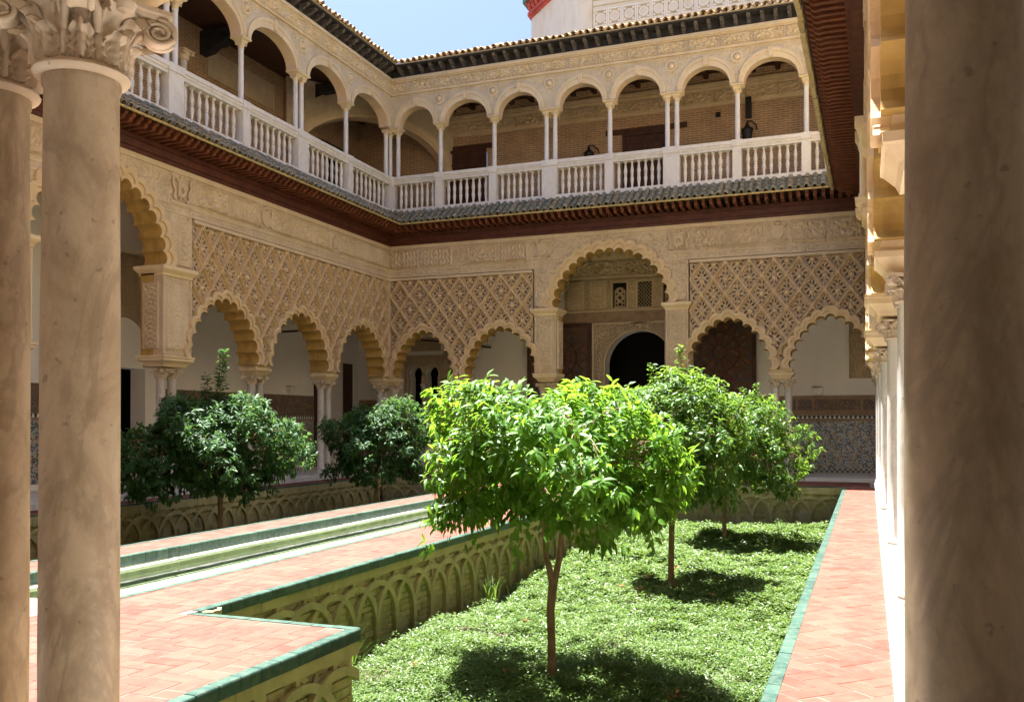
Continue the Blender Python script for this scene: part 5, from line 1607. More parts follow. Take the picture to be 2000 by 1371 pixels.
# ------------------------------------------------------------------ painted tower behind the roof
tw = thing('tower', 'pale painted tower with red carved cornice rising behind the tiled roof', 'tower', (0, 0, 0))
TY, TS = 36.0, -10.72
poly = [(TS, TY), (TS+9.0, TY), (TS+12.5, TY+3.5), (TS+12.5, TY+12), (TS-3.5, TY+12), (TS-3.5, TY+3.5)]
m = MB()
vs = [(x, y, z) for z in (8, 18.9) for x, y in poly]; n = 6
vs = []
for z in (8.0, 20.3):
    vs += [(x, y, z) for x, y in poly]
m.add(vs, [(i, (i+1) % n, (i+1) % n+n, i+n) for i in range(n)]+[tuple(range(n, 2*n))])
m.build('tower_body', M['tower'], tw)
# stepped red cornice under green tiles
cxy = (sum(p[0] for p in poly)/n, sum(p[1] for p in poly)/n)
def ring(k): return [(cxy[0]+(x-cxy[0])*(1+k), cxy[1]+(y-cxy[1])*(1+k)) for x, y in poly]
def trng(k, z0, z1, nm, mt):
    rg = ring(k)
    return MB().add([(x, y, z) for z in (z0, z1) for x, y in rg], [(i, (i+1) % n, (i+1) % n+n, i+n) for i in range(n)]+[tuple(range(n))[::-1], tuple(range(n, 2*n))]).build(nm, M[mt], tw)
for k, z0, z1 in ((0.010, 20.3, 20.45), (0.022, 20.451, 20.6), (0.03, 20.95, 21.05)):
    trng(k, z0, z1, 'cornice', 'tower_red')
trng(0.012, 20.601, 20.949, 'cornice', 'tower_red')
trng(0.05, 21.051, 21.4, 'tiled_coping', 'green_glaze')
# carved red corbels along the chamfered side
for i in range(14):
    q = (i+0.5)/14
    m = MB()
    x, y = TS-3.5*q, TY+3.5*q
    m.lathe([(0.05, 20.6), (0.10, 20.7), (0.13, 20.82), (0.11, 20.94)], x-0.10, y-0.10, 8)
    m.build('corbel', M['tower_red'], tw)
# painted panels, white strapwork on ochre
for i in range(11):
    x = -10.22+i*0.60
    m = MB().region([rect(x, x+0.56, 17.86, 18.58)], [rect(x+0.05, x+0.51, 17.92, 18.52)], TY-0.02, TY+0.01)
    m.region([circle(x+0.28, 18.22, 0.20, 16)], [circle(x+0.28, 18.22, 0.155, 16)], TY-0.018, TY+0.01)
    for sx in (0.11, 0.45):
        for z in (18.0, 18.44): m.region([circle(x+sx, z, 0.05, 8)], [], TY-0.015, TY+0.01)
    m.build('painted_panel', M['tower_white'], tw)
    m = MB().region([rect(x+0.055, x+0.505, 17.925, 18.515)], [circle(x+0.28, 18.22, 0.201, 16)]+[circle(x+sx, z, 0.051, 8) for sx in (0.11, 0.45) for z in (18.0, 18.44)], TY-0.008, TY+0.01)
    m.build('painted_ground', M['tower_line'], tw)
m = MB()
for z in (17.74, 18.70, 18.95): m.box(-10.3, -3.4, TY-0.012, TY+0.01, z, z+0.05)
m.box(-10.3, -10.26, TY-0.013, TY+0.01, 17.0, 20.2)
m.build('painted_lines', M['tower_line'], tw)
# ------------------------------------------------------------------ garden: walks, beds, pool
def clip_poly(poly, x0, x1, y0, y1):
    for ax, lim, sg in ((0, x0, 1), (0, x1, -1), (1, y0, 1), (1, y1, -1)):
        out = []
        for i in range(len(poly)):
            a, b = poly[i-1], poly[i]
            da, db = (a[ax]-lim)*sg, (b[ax]-lim)*sg
            if da >= 0: 
                if db >= 0: out.append(b)
                else:
                    t = da/(da-db); out.append((a[0]+(b[0]-a[0])*t, a[1]+(b[1]-a[1])*t))
            elif db >= 0:
                t = da/(da-db); out.append((a[0]+(b[0]-a[0])*t, a[1]+(b[1]-a[1])*t)); out.append(b)
        poly = out
        if len(poly) < 3: return []
    return poly
def area(p): return 0.5*sum(p[i][0]*p[(i+1) % len(p)][1]-p[(i+1) % len(p)][0]*p[i][1] for i in range(len(p)))
def tile_prism(m, poly, z0, z1, ch=0.004):
    c = (sum(p[0] for p in poly)/len(poly), sum(p[1] for p in poly)/len(poly))
    n = len(poly)
    ins = []
    for p in poly:
        L = math.hypot(p[0]-c[0], p[1]-c[1]); k = max(0.3, 1-ch*1.4/max(L, 1e-3))
        ins.append((c[0]+(p[0]-c[0])*k, c[1]+(p[1]-c[1])*k))
    vs = [(p[0], p[1], z0) for p in poly]+[(p[0], p[1], z1-ch*0.6) for p in poly]+[(p[0], p[1], z1) for p in ins]
    fs = [(i, (i+1) % n, (i+1) % n+n, i+n) for i in range(n)]+[(i+n, (i+1) % n+n, (i+1) % n+2*n, i+2*n) for i in range(n)]+[tuple(range(2*n, 3*n))]
    return m.add(vs, fs)
TL, TW = 0.30, 0.15
ftile = tile_prism(MB(), [(-TL/2+0.003, -TW/2+0.003), (TL/2-0.003, -TW/2+0.003), (TL/2-0.003, TW/2-0.003), (-TL/2+0.003, TW/2-0.003)], -0.03, 0.0).mesh('paving_tile', M['paving'])
def herringbone(root, x0, x1, y0, y1, ang, view, limit=300):
    """tiles nearest to view are objects, those past the limit one joined part"""
    ca, sa = math.cos(ang), math.sin(ang)
    R = math.hypot(x1-x0, y1-y0)/2+0.5
    cx, cy = (x0+x1)/2, (y0+y1)/2
    n = int(R/TW)+2
    items = []
    for i in range(-n, n+1):
        for j in range(-n, n+1):
            k = (i-j) % 4
            if k == 0: bx, by, w, h = i, j, 2, 1
            elif k == 3: bx, by, w, h = i, j, 1, 2
            else: continue
            g = 0.003
            a, b, c, d = bx*TW+g, (bx+w)*TW-g, by*TW+g, (by+h)*TW-g
            mx, my = (a+b)/2, (c+d)/2
            wx, wy = cx+mx*ca-my*sa, cy+mx*sa+my*ca
            if not (x0-0.2 < wx < x1+0.2 and y0-0.2 < wy < y1+0.2): continue
            poly = [(cx+px*ca-py*sa, cy+px*sa+py*ca) for px, py in ((a, c), (b, c), (b, d), (a, d))]
            q = clip_poly(poly, x0, x1, y0, y1)
            if not q: continue
            ar = area(q)
            if ar < 0.0015: continue
            full = abs(ar-area(poly)) < 1e-5
            items.append((math.hypot(wx-view[0], wy-view[1]), wx, wy, ang+(0 if w == 2 else math.pi/2), q, full))
    items.sort(key=lambda t: t[0])
    for t in items[:limit]:
        dz = RNG.uniform(-0.002, 0.001)
        if t[5]:
            put('paving_tile', ftile, root, (t[1], t[2], dz), (0, 0, t[3]+RNG.uniform(-0.006, 0.006)))
        else:
            q = [(x-t[1], y-t[2]) for x, y in t[4]]
            tile_prism(MB(), q, -0.03, 0.0).build('paving_tile', M['paving'], root, (t[1], t[2], dz))
    if len(items) > limit:
        m = MB()
        for t in items[limit:]: tile_prism(m, t[4], -0.03, RNG.uniform(-0.002, 0.001))
        m.build('paving_tile', M['paving_many'], root, kind='stuff')
# green glazed edge tile: top strip and a rounded nose hanging over the wall
def edge_mesh(L, drop=0.095, w=0.075):
    m = MB()
    prof = [(0.02, -drop), (-0.012, -drop), (-0.016, -0.012), (-0.012, -0.002), (-0.004, 0.003), (w, 0.003), (w, -0.03), (0.02, -0.03)]
    prof = [(y, z) for y, z in prof]
    n = len(prof)
    vs = [(-L/2+0.0025, y, z) for y, z in prof]+[(L/2-0.0025, y, z) for y, z in prof]
    p2 = ccw(prof)
    vs = [(-L/2+0.0025, y, z) for y, z in p2]+[(L/2-0.0025, y, z) for y, z in p2]
    fs = [(i, i+n, (i+1) % n+n, (i+1) % n) for i in range(n)]+[tuple(range(n)), tuple(range(2*n-1, n-1, -1))]
    m.add(vs, fs)
    return m.mesh('edge_tile', M['green_glaze'])
EDGE, EDGE_TALL = edge_mesh(0.21), edge_mesh(0.21, 0.15)
def edge_run(root, p0, p1, mesh=EDGE):
    """edge tiles from p0 to p1; the wall they overhang lies to the right of the direction"""
    d = Vector((p1[0]-p0[0], p1[1]-p0[1])); L = d.length; n = max(1, round(L/0.21)); a = math.atan2(d.y, d.x)
    for i in range(n):
        q = (i+0.5)/n
        put('edge_tile', mesh, root, (p0[0]+d.x*q, p0[1]+d.y*q, RNG.uniform(-0.0015, 0.0015)), (0, 0, a+RNG.uniform(-0.004, 0.004)), scale=(L/n/0.21, 1, 1))

def walk(name, x0, x1, y0, y1, loc=(0, 0, 0), rz=0.0, base_z=-1.9):
    return MB().box(x0, x1, y0, y1, -0.055, -0.0035).box(x0+0.12, x1-0.12, y0+0.12, y1-0.12, base_z, -0.054).build(name, M['grout'], None, loc, (0, 0, rz), kind='structure')

RA = math.radians(-90.37)
# sunlit walk by the columns, in the frame of that arcade: x nearer, y outward from the garden
w = walk('walkway', 2.05, 24.6, -0.545, 0.20, (XR, D, 0), RA)
herringbone(w, 2.2, 24.5, -0.465, 0.19, math.pi/4, (21.0, -0.2))
edge_run(w, (2.06, -0.54), (24.5, -0.54))
# far cross walk in the shade
w = walk('walkway', -14.3, 0.20, 24.62, 26.72)
herringbone(w, -14.2, 0.18, 24.70, 26.66, math.pi/4, (-0.5, 25))
edge_run(w, (-13.75, 24.62), (-0.42, 24.62))
# pool path on the garden side, with the platform in front of it
w = walk('walkway', -6.55, -5.43, 6.40, 24.6)
herringbone(w, -6.47, -5.515, 6.313, 24.6, 0.0, (-5.9, 7))
edge_run(w, (-5.43, 6.47), (-5.43, 24.6))
edge_run(w, (-6.55, 24.6), (-6.55, 6.4), edge_mesh(0.21, 0.12))
w = walk('walkway', -13.75, -3.77, 2.2, 6.395)
herringbone(w, -6.6, -3.855, 3.6, 6.31, 0.0, (-4.4, 5.2))
edge_run(w, (-3.77, 2.3), (-3.77, 6.395))
edge_run(w, (-3.77, 6.395), (-5.43, 6.395))
w = walk('walkway', -9.25, -8.50, 6.40, 24.6)
herringbone(w, -9.17, -8.585, 6.42, 24.6, 0.0, (-9, 10))
edge_run(w, (-8.50, 6.4), (-8.50, 24.6), edge_mesh(0.21, 0.12))
edge_run(w, (-9.25, 24.6), (-9.25, 6.4))
w = walk('walkway', -14.45, -13.75, 2.2, 26.6)
herringbone(w, -14.45, -13.83, 12.0, 26.5, math.pi/4, (-14, 16), 120)
edge_run(w, (-13.75, 9.0), (-13.75, 24.6))
# near walk just in front of the viewer's arcade
w = walk('walkway', -3.75, 0.5, 2.2, 3.3)

# broken coping by the inner corner of the bed
m = MB()
for (x, y, s, a) in ((-5.36, 6.52, 0.05, 0.3), (-5.33, 6.60, 0.035, 1.2), (-5.37, 6.68, 0.03, 2.0)):
    c, sn = math.cos(a), math.sin(a)
    v = [(x+c*px*s-sn*py*s, y+sn*px*s+c*py*s, z) for z in (-0.06, -0.01) for px, py in ((-1, -0.6), (1, -0.4), (0.7, 0.7), (-0.8, 0.6))]
    m.add(v, [(0, 3, 2, 1), (4, 5, 6, 7), (0, 1, 5, 4), (1, 2, 6, 5), (2, 3, 7, 6), (3, 0, 4, 7)])
m.build('tile_fragments', M['garden_brick'], None, label='broken brick fragments at the chipped inner corner of the coping', cat='rubble')

# retaining walls with interlaced blind arches
AR = 0.49
def rib_mesh(y0):
    ring_o = [((AR+0.036)*math.cos(math.pi*i/20), -0.77+(AR+0.036)*math.sin(math.pi*i/20)) for i in range(21)]
    ring_i = [((AR-0.036)*math.cos(math.pi*i/20), -0.77+(AR-0.036)*math.sin(math.pi*i/20)) for i in range(21)]
    return MB().region([ring_o+ring_i[::-1]], [], y0, 0.02).mesh('arch_rib', M['old_rib'])
RIBS = [rib_mesh(-0.060-0.0035*k) for k in range(4)]
PIL = MB().box(-0.04, 0.04, -0.066, 0.02, -1.45, -0.772).mesh('pilaster', M['old_rib'])
stub = MB().region([rect(-0.065, 0.065, -0.30+0.005, -0.192)], [circle(0, -0.245, 0.018, 8)], -0.052, 0.0)
stub.region([circle(0, -0.245, 0.019, 8)], [], -0.012, 0.0)
STUB = stub.mesh('boss_stone', M['old_rib'])
bk = tile_prism(MB(), [(-0.145, 0), (0.145, 0), (0.145, 0.066), (-0.145, 0.066)], -0.03, 0.0, 0.012)
bk.v = [(x, -z, y) for x, y, z in bk.v]
bk.v = [(x, y, z) for x, y, z in bk.v]
bk.f = [f for f in bk.f]
BRICK = bk.mesh('brick', M['brick_piece'])
def garden_wall(label, loc, rz, L, ph=0.0, ribs=True, nbrick=0):
    t = thing('garden_wall', label, 'retaining wall', loc, rz)
    # bricks laid over a mortar sheet: the ones nearest the viewer are objects, the rest one joined part
    rg = np.random.default_rng(int(L*100))
    MB().box(0, L, 0.0, 0.25, -1.9, -0.10).build('mortar', M['garden_brick'], t)
    cand = []
    for r_ in range(13):
        z0 = -0.205-0.078*(r_+1); x = -0.31*rg.random()
        while x < L:
            w_ = 0.30*rg.uniform(0.8, 1.1)
            a_, b_ = max(0.001, x), min(L-0.001, x+w_-0.012)
            if b_-a_ > 0.05 and rg.random() > 0.06: cand.append((a_, b_, z0, rg.uniform(0.004, 0.022)))
            x += w_
    cand.sort(key=lambda c: (c[0]+c[1])/2+(0 if c[2] > -1.08 else 100))
    lim = nbrick
    for a_, b_, z0, pr in cand[:lim]:
        put('brick', BRICK, t, ((a_+b_)/2, -pr, z0+rg.uniform(-0.004, 0.004)), (0, rg.uniform(-0.012, 0.012), rg.uniform(-0.02, 0.02)), scale=((b_-a_)/0.29, 1, rg.uniform(0.92, 1.05)))
    m = MB()
    for a_, b_, z0, pr in cand[lim:]: m.box(a_, b_, -pr, 0.02, z0, z0+0.066)
    m.build('brick', M['bricks_joined'], t, kind='stuff')
    m = MB()
    n = max(2, int(L/0.5)); 
    for i in range(n):
        a, b = L*i/n, L*(i+1)/n
        m.box(a, b, -0.062+rg.uniform(-0.006, 0.006), 0.061, -0.192+rg.uniform(-0.012, 0.004), -0.03)
    m.build('top_band', M['old_rib'], t)
    for i in range(int(L*1.3)):
        # patches of old lime render clinging to the brick
        cx_, cz_ = rg.uniform(0.3, L-0.3), rg.uniform(-1.1, -0.32); ra, rb = rg.uniform(0.06, 0.2), rg.uniform(0.05, 0.22)
        pl = [(cx_+ra*rg.uniform(0.6, 1.2)*math.cos(2*math.pi*k/11), cz_+rb*rg.uniform(0.6, 1.2)*math.sin(2*math.pi*k/11)) for k in range(11)]
        MB().region([pl], [], -0.026-rg.uniform(0, 0.006), 0.0, back=False, also=[rect(0.01, L-0.01, -1.5, -0.2)]).build('render_patch', M['lime_patch'], t)
    if ribs:
        k = 0; s = ph
        while s < L+0.3:
            if 0.05 < s < L-0.05:
                put('pilaster', PIL, t, (s, RNG.uniform(-0.004, 0.004), 0), scale=(RNG.uniform(0.9, 1.15), 1, 1))
                put('boss_stone', STUB, t, (s, RNG.uniform(-0.004, 0.004), 0))
            if AR*0.2 < s < L-AR*0.2:
                if s-AR-0.04 > 0 and s+AR+0.04 < L:
                    put('arch_rib', RIBS[k % 4], t, (s+RNG.uniform(-0.012, 0.012), 0, RNG.uniform(-0.012, 0.008)), (0, RNG.uniform(-0.02, 0.02), 0), scale=(RNG.uniform(0.975, 1.015), 1, 1))
                else:
                    y0 = -0.060-0.0035*(k % 4)
                    ro = [(s+(AR+0.036)*math.cos(math.pi*i/20), -0.77+(AR+0.036)*math.sin(math.pi*i/20)) for i in range(21)]
                    ri = [(s+(AR-0.036)*math.cos(math.pi*i/20), -0.77+(AR-0.036)*math.sin(math.pi*i/20)) for i in range(21)]
                    MB().region([ro+ri[::-1]], [], y0, 0.02, also=[rect(0.002, L-0.002, -2, 0)]).build('arch_rib', M['old_rib'], t)
            s += AR; k += 1
    return t
garden_wall('brick garden wall with interlaced blind arches along the sunken bed, below the pool path', (-5.495, 6.36, 0), math.pi/2, 18.2, 0.35, True, 290)
garden_wall('short garden wall under the foreground tiled platform corner', (-3.835, 2.3, 0), math.pi/2, 4.09, 0.37, True, 170)
garden_wall('garden wall with interlaced arches at the far end of the sunny bed', (-5.40, 24.655, 0), 0, 5.0, 0.25)
garden_wall('shaded garden wall with interlaced arches behind the two dark orange trees', (-13.785, 8.0, 0), math.pi/2, 16.6, 0.30)
garden_wall('garden wall with interlaced arches at the far end of the shaded bed', (-13.72, 24.656, 0), 0, 4.46, 0.3)

# pool
MB().region([rect(-8.5, -6.55, 0, 1)], [], 0, None)
slab('pool_floor', -8.52, -6.53, 6.3, 24.6, -0.75, -0.44, M['pool_tile'])
pool = thing('pool_basin', 'long narrow pool lined with pale tile and green-edged copings', 'pool', (0, 0, 0))
MB().box(-6.56, -6.52, 6.4, 24.6, -0.6, -0.125).build('side_wall', M['pool_wall'], pool)
MB().box(-8.53, -8.49, 6.4, 24.6, -0.6, -0.125).build('side_wall', M['pool_wall'], pool)
MB().box(-8.5, -6.55, 6.36, 6.40, -0.6, -0.02).build('end_wall', M['pool_wall'], pool)
MB().box(-8.5, -6.55, 24.58, 24.62, -0.6, -0.02).build('end_wall', M['pool_wall'], pool)
m = MB().box(-7.30, -6.565, 6.405, 24.57, -0.435, -0.30)
m.build('ledge', M['pool_tile'], pool)
MB().box(-7.02, -6.985, 6.41, 24.56, -0.299, -0.285).build('ledge_joint', M['white_lamp'], pool)
MB().box(-8.485, -8.0, 6.405, 24.57, -0.435, -0.36).build('ledge', M['pool_wall'], pool)
wx = MB().add([(-8.488, 6.405, -0.215), (-6.562, 6.405, -0.215), (-6.562, 24.575, -0.215), (-8.488, 24.575, -0.215)], [(0, 1, 2, 3)])
wx.build('water', M['water'], None, kind='structure')
pipe = thing('water_pipe', 'pale metal pipe running along the far side of the pool just under the coping', 'pipe', (0, 0, 0))
pts = [(-8.40+0.004*math.sin(y*2.1), y, -0.155+0.004*math.sin(y*1.3)) for y in np.linspace(6.5, 24.5, 40)]
MB().tube(pts, 0.03, 10).build('tube', M['grey_metal'], pipe)
for y in np.arange(7.5, 24, 2.1):
    MB().box(-8.49, -8.37, y-0.015, y+0.015, -0.19, -0.125).build('clip', M['grey_metal'], pipe)

# small spotlight by the garden wall
sp = thing('garden_spotlight', 'small black spotlight on the ground by the arched garden wall', 'spotlight', (-5.20, 10.35, -1.05), 0.4)
MB().tube([(0, 0, -0.15), (0, 0, 0.05)], 0.012, 6).build('stake', M['iron'], sp)
MB().tube([(-0.05, -0.03, 0.05), (0.04, 0.03, 0.10)], [0.035, 0.045], 10).build('lamp_head', M['iron'], sp)

# ------------------------------------------------------------------ plants
def fast_mesh(name, V, F, mats, MI=None, smooth=True):
    """V (n,3), F (k,3) or (k,4) numpy arrays"""
    me = bpy.data.meshes.new(name)
    me.vertices.add(len(V)); me.vertices.foreach_set('co', np.asarray(V, np.float32).ravel())
    k = F.shape[1]
    me.loops.add(F.size); me.loops.foreach_set('vertex_index', np.asarray(F, np.int32).ravel())
    me.polygons.add(len(F)); me.polygons.foreach_set('loop_start', np.arange(0, F.size, k, dtype=np.int32))
    me.polygons.foreach_set('loop_total', np.full(len(F), k, np.int32))
    for mt in mats: me.materials.append(mt)
    if MI is not None: me.polygons.foreach_set('material_index', np.asarray(MI, np.int32))
    me.polygons.foreach_set('use_smooth', np.full(len(F), smooth))
    me.update(calc_edges=True); me.validate()
    return me
def unit(a): return a/np.maximum(1e-9, np.linalg.norm(a, axis=-1, keepdims=True))
def leaves(P, Dr, Nm, L, W, droop=0.25, fold=0.25):
    """blades: base, three stations each side of a folded midrib, tip; returns V, F(quads)"""
    n = len(P)
    Dr = unit(Dr); S = unit(np.cross(Dr, Nm)); U = np.cross(S, Dr)
    V = np.zeros((n, 11, 3))
    st = [(0.0, 0.0), (0.25, 0.75), (0.55, 1.0), (0.82, 0.6), (1.0, 0.0)]
    L = L[:, None]; W = W[:, None]
    idx = 0
    for t, w in st:
        c = P+Dr*L*t-U*(L*droop*t*t)
        if w == 0:
            V[:, idx] = c; idx += 1
        else:
            V[:, idx] = c; V[:, idx+1] = c+S*(W*w*0.5)+U*(W*w*fold*0.5); V[:, idx+2] = c-S*(W*w*0.5)+U*(W*w*fold*0.5); idx += 3
    # 0 base | 1,2,3 | 4,5,6 | 7,8,9 | 10 tip   (centre, left, right)
    q = np.array([[0, 1, 2, 2], [0, 3, 1, 1], [1, 4, 5, 2], [3, 6, 4, 1], [4, 7, 8, 5], [6, 9, 7, 4], [7, 10, 8, 8], [9, 10, 7, 7]])
    tri = np.array([[0, 1, 2], [0, 3, 1], [1, 4, 5], [1, 5, 2], [3, 6, 4], [3, 4, 1], [4, 7, 8], [4, 8, 5], [6, 9, 7], [6, 7, 4], [7, 10, 8], [9, 10, 7]])
    F = (tri[None]+(np.arange(n)*11)[:, None, None]).reshape(-1, 3)
    return V.reshape(-1, 3), F

def orange_tree(label, x, y, zg, zc, rad, hz, leaf_mat, seed, shoots=(), fork=None, lean=(0, 0), tips=430, leafL=0.115, skirt=0.0, group=None, thin=1.0):
    """trunk from zg; crown centre at zc (lean offsets it), horizontal radii rad, half height hz"""
    rg = np.random.default_rng(seed)
    t = thing('orange_tree', label, 'tree', (x, y, zg), 0, 'orange trees of the sunken garden')
    zc = zc-zg
    cx, cy = lean
    # trunk and limbs
    m = MB()
    fk = (fork if fork is not None else zc-hz*0.75-0.0)
    bend = rg.uniform(-0.014, 0.014, (5, 2))
    pts = [(bend[i][0]*(0 if i == 0 else 1), bend[i][1]*(0 if i == 0 else 1), fk*i/4) for i in range(5)]
    m.tube([(0, 0, -0.12)]+pts, [0.085*thin, 0.075*thin, 0.062*thin, 0.058*thin, 0.058*thin, 0.066*thin], 10)
    T = []
    # crown tips: lumpy flattened ellipsoid, denser towards the skin
    dirs = unit(rg.normal(size=(tips*3, 3)))
    dirs = dirs[dirs[:, 2] > -0.62][:tips]
    ph = rg.uniform(0, 6.28, (6, 3)); fr = rg.uniform(1.5, 3.6, (6, 3))
    lump = np.zeros(len(dirs))
    for a, f in zip(ph, fr): lump += np.sin(dirs@f*1.6+a[0])*0.08
    rr = (1.0-0.42*rg.random(len(dirs))**1.7)*(1+lump)
    low = np.clip(-dirs[:, 2], 0, 1)
    TP = np.stack([cx+dirs[:, 0]*rad[0]*rr, cy+dirs[:, 1]*rad[1]*rr, zc+dirs[:, 2]*hz*rr-skirt*low*0.6], -1)
    limbs = []
    base = Vector(pts[-1])
    nl = 7
    stems = []
    for k in range(2):
        a = rg.uniform(0, 0.5)+math.pi*k
        top = base+Vector((0.10*math.cos(a), 0.10*math.sin(a), max(0.25, (zc-fk)*0.75)))
        m.tube([base-Vector((0, 0, 0.05)), base.lerp(top, 0.3)+Vector((0.04*math.cos(a), 0.04*math.sin(a), 0)), base.lerp(top, 0.7)+Vector((0.03*math.cos(a), 0.03*math.sin(a), 0)), top], [0.050*thin, 0.044*thin, 0.038*thin, 0.030*thin], 8)
        stems.append((base.lerp(top, 0.6), top))
    for k in range(nl):
        a = 2*math.pi*k/nl+rg.uniform(-0.3, 0.3)
        e = Vector((cx+math.cos(a)*rad[0]*0.55, cy+math.sin(a)*rad[1]*0.55, zc+hz*rg.uniform(-0.15, 0.35)))
        s0_ = min(stems, key=lambda s: (s[1]-e).length)
        b0_ = s0_[0].lerp(s0_[1], rg.uniform(0.2, 1.0))
        mid = b0_.lerp(e, 0.5)+Vector((0, 0, 0.09))
        m.tube([b0_, b0_.lerp(mid, 0.5)+Vector((rg.uniform(-.02, .02), rg.uniform(-.02, .02), 0.03)), mid, e], [0.026*thin, 0.024*thin, 0.020*thin, 0.010], 7)
        limbs += [np.array(mid), np.array(mid.lerp(e, 0.5)), np.array(e)]
    limbs = np.array(limbs)
    sel = rg.choice(len(TP), min(240, len(TP)), replace=False)
    for i in sel:
        j = np.argmin(np.linalg.norm(limbs-TP[i], axis=1)+rg.random(len(limbs))*0.15)
        a, b = Vector(limbs[j]), Vector(TP[i])
        mid = a.lerp(b, 0.55)+Vector((0, 0, 0.06))
        b = a.lerp(b, 0.86); m.tube([a, mid, b], [0.008, 0.006, 0.003], 4)
    m.build('trunk', M['bark'], t)
    # leaves: whorls at the tips
    Ps, Ds, Ns, Ls, Ws = [], [], [], [], []
    ctr = np.array([cx, cy, zc-hz*0.4])
    for i, p in enumerate(TP):
        ax = unit((p-ctr)[None])[0]; ax = ax+rg.normal(0, 0.25, 3)+np.array([0, 0, 0.25]); ax = ax/np.linalg.norm(ax)
        n = rg.integers(10, 17)
        for k in range(n):
            d = rg.normal(0, 1, 3); d -= ax*d.dot(ax); d /= np.linalg.norm(d)
            s = rg.uniform(0.0, 0.16)
            dd = ax*rg.uniform(0.1, 0.9)+d*rg.uniform(0.5, 1.0)
            dd[2] -= 0.35+0.65*max(0, 0.35-dirs[i, 2])
            Ps.append(p-ax*s+d*0.012); Ds.append(dd)
            nn = ax*0.6+np.array([0, 0, 0.8])+rg.normal(0, 0.28, 3); Ns.append(nn)
            l = leafL*rg.uniform(0.6, 1.25); Ls.append(l); Ws.append(l*rg.uniform(0.30, 0.42))
    for _ in range(int(tips*0.018)):
        a0 = rg.uniform(0, 6.28); rr0 = rg.uniform(0.55, 0.98); hl = rg.uniform(0.2, 0.5)
        p0 = np.array([cx+math.cos(a0)*rad[0]*rr0, cy+math.sin(a0)*rad[1]*rr0, zc-hz*0.38])
        for q in range(26):
            f = rg.random(); p = p0+np.array([math.cos(a0)*0.12*f, math.sin(a0)*0.12*f, -hl*f])+rg.normal(0, 0.045, 3)
            Ps.append(p); Ds.append(np.array([math.cos(a0)*0.4, math.sin(a0)*0.4, -0.8])+rg.normal(0, 0.45, 3)); Ns.append(np.array([math.cos(a0), math.sin(a0), 0.5])+rg.normal(0, .4, 3))
            l = leafL*rg.uniform(0.7, 1.25); Ls.append(l); Ws.append(l*0.36)
    # upright water shoots
    for (sx, sy, h, k) in shoots:
        top = Vector((cx+sx, cy+sy, zc+hz*0.8+h))
        b0 = Vector((cx+sx*0.6, cy+sy*0.6, zc+hz*0.3))
        mt = MB().tube([b0, b0.lerp(top, 0.5)+Vector((rg.uniform(-.04, .04), rg.uniform(-.04, .04), 0)), top], [0.012, 0.008, 0.004], 5)
        mt.build('shoot', M['bark'], t)
        nl2 = int(k)
        for q in range(nl2):
            f = 0.15+0.85*q/nl2
            p = np.array(b0.lerp(top, f)); a = q*2.4+rg.uniform(-.3, .3)
            d = np.array([math.cos(a), math.sin(a), rg.uniform(0.0, 0.8)])
            side = rg.random() < 0.5
            r = rg.uniform(0.0, 0.11)*(1.15-f)
            Ps.append(p+d*r); Ds.append(d+rg.normal(0, 0.2, 3)); Ns.append(np.array([0, 0, 1.0])+rg.normal(0, .3, 3))
            l = leafL*rg.uniform(0.7, 1.05); Ls.append(l); Ws.append(l*0.46)
    V, F = leaves(np.array(Ps), np.array(Ds), unit(np.array(Ns)), np.array(Ls), np.array(Ws), 0.28, 0.3)
    put('crown', fast_mesh('crown', V, F, [M[leaf_mat]]), t)
    return t
ZG = -1.10
orange_tree('nearest bright sunlit orange tree with a forked trunk, in the middle of the garden', -2.98, 8.9, ZG, 1.24, (1.45, 1.30), 0.84, 'leaf_bright', 11, shoots=[(-0.3, 0.2, 0.06, 20)], fork=1.10, lean=(-0.06, 0.0), tips=1200, leafL=0.112, skirt=0.38, thin=0.72)
orange_tree('second sunlit orange tree, its tall shoots rising before the dark doorway', -2.90, 14.8, ZG, 1.22, (1.12, 1.25), 1.32, 'leaf_mid', 12, shoots=[(0.10, 0.0, 0.62, 110), (-0.40, 0.1, 0.35, 70), (0.40, 0.1, 0.25, 60), (-0.15, 0.0, 0.3, 60)], lean=(0.05, 0), tips=1150, leafL=0.11, thin=0.8, skirt=0.35)
orange_tree('third sunlit orange tree, farthest on the right near the white twin columns', -2.80, 20.2, ZG, 1.02, (1.35, 1.3), 1.28, 'leaf_mid', 13, shoots=[(0.45, 0.0, 0.45, 90), (0.15, 0.1, 0.35, 70), (-0.3, 0.1, 0.3, 60)], lean=(0.25, 0), tips=1150, leafL=0.11, thin=0.8, skirt=0.35)
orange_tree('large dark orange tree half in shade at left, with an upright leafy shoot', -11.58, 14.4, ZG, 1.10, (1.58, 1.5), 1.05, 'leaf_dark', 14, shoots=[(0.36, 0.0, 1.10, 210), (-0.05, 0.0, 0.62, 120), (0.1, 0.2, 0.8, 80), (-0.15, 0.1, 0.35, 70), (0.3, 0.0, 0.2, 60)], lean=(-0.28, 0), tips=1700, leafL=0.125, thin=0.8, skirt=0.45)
orange_tree('smaller dark orange tree beyond the first, near the shaded corner', -11.55, 20.4, ZG, 1.05, (1.32, 1.3), 1.15, 'leaf_dark', 15, shoots=[(0.95, 0.0, 0.35, 60), (0.25, 0.0, 0.3, 45), (-0.9, 0, -0.1, 30)], lean=(0.0, 0), tips=1250, leafL=0.12, thin=0.8, skirt=0.4)

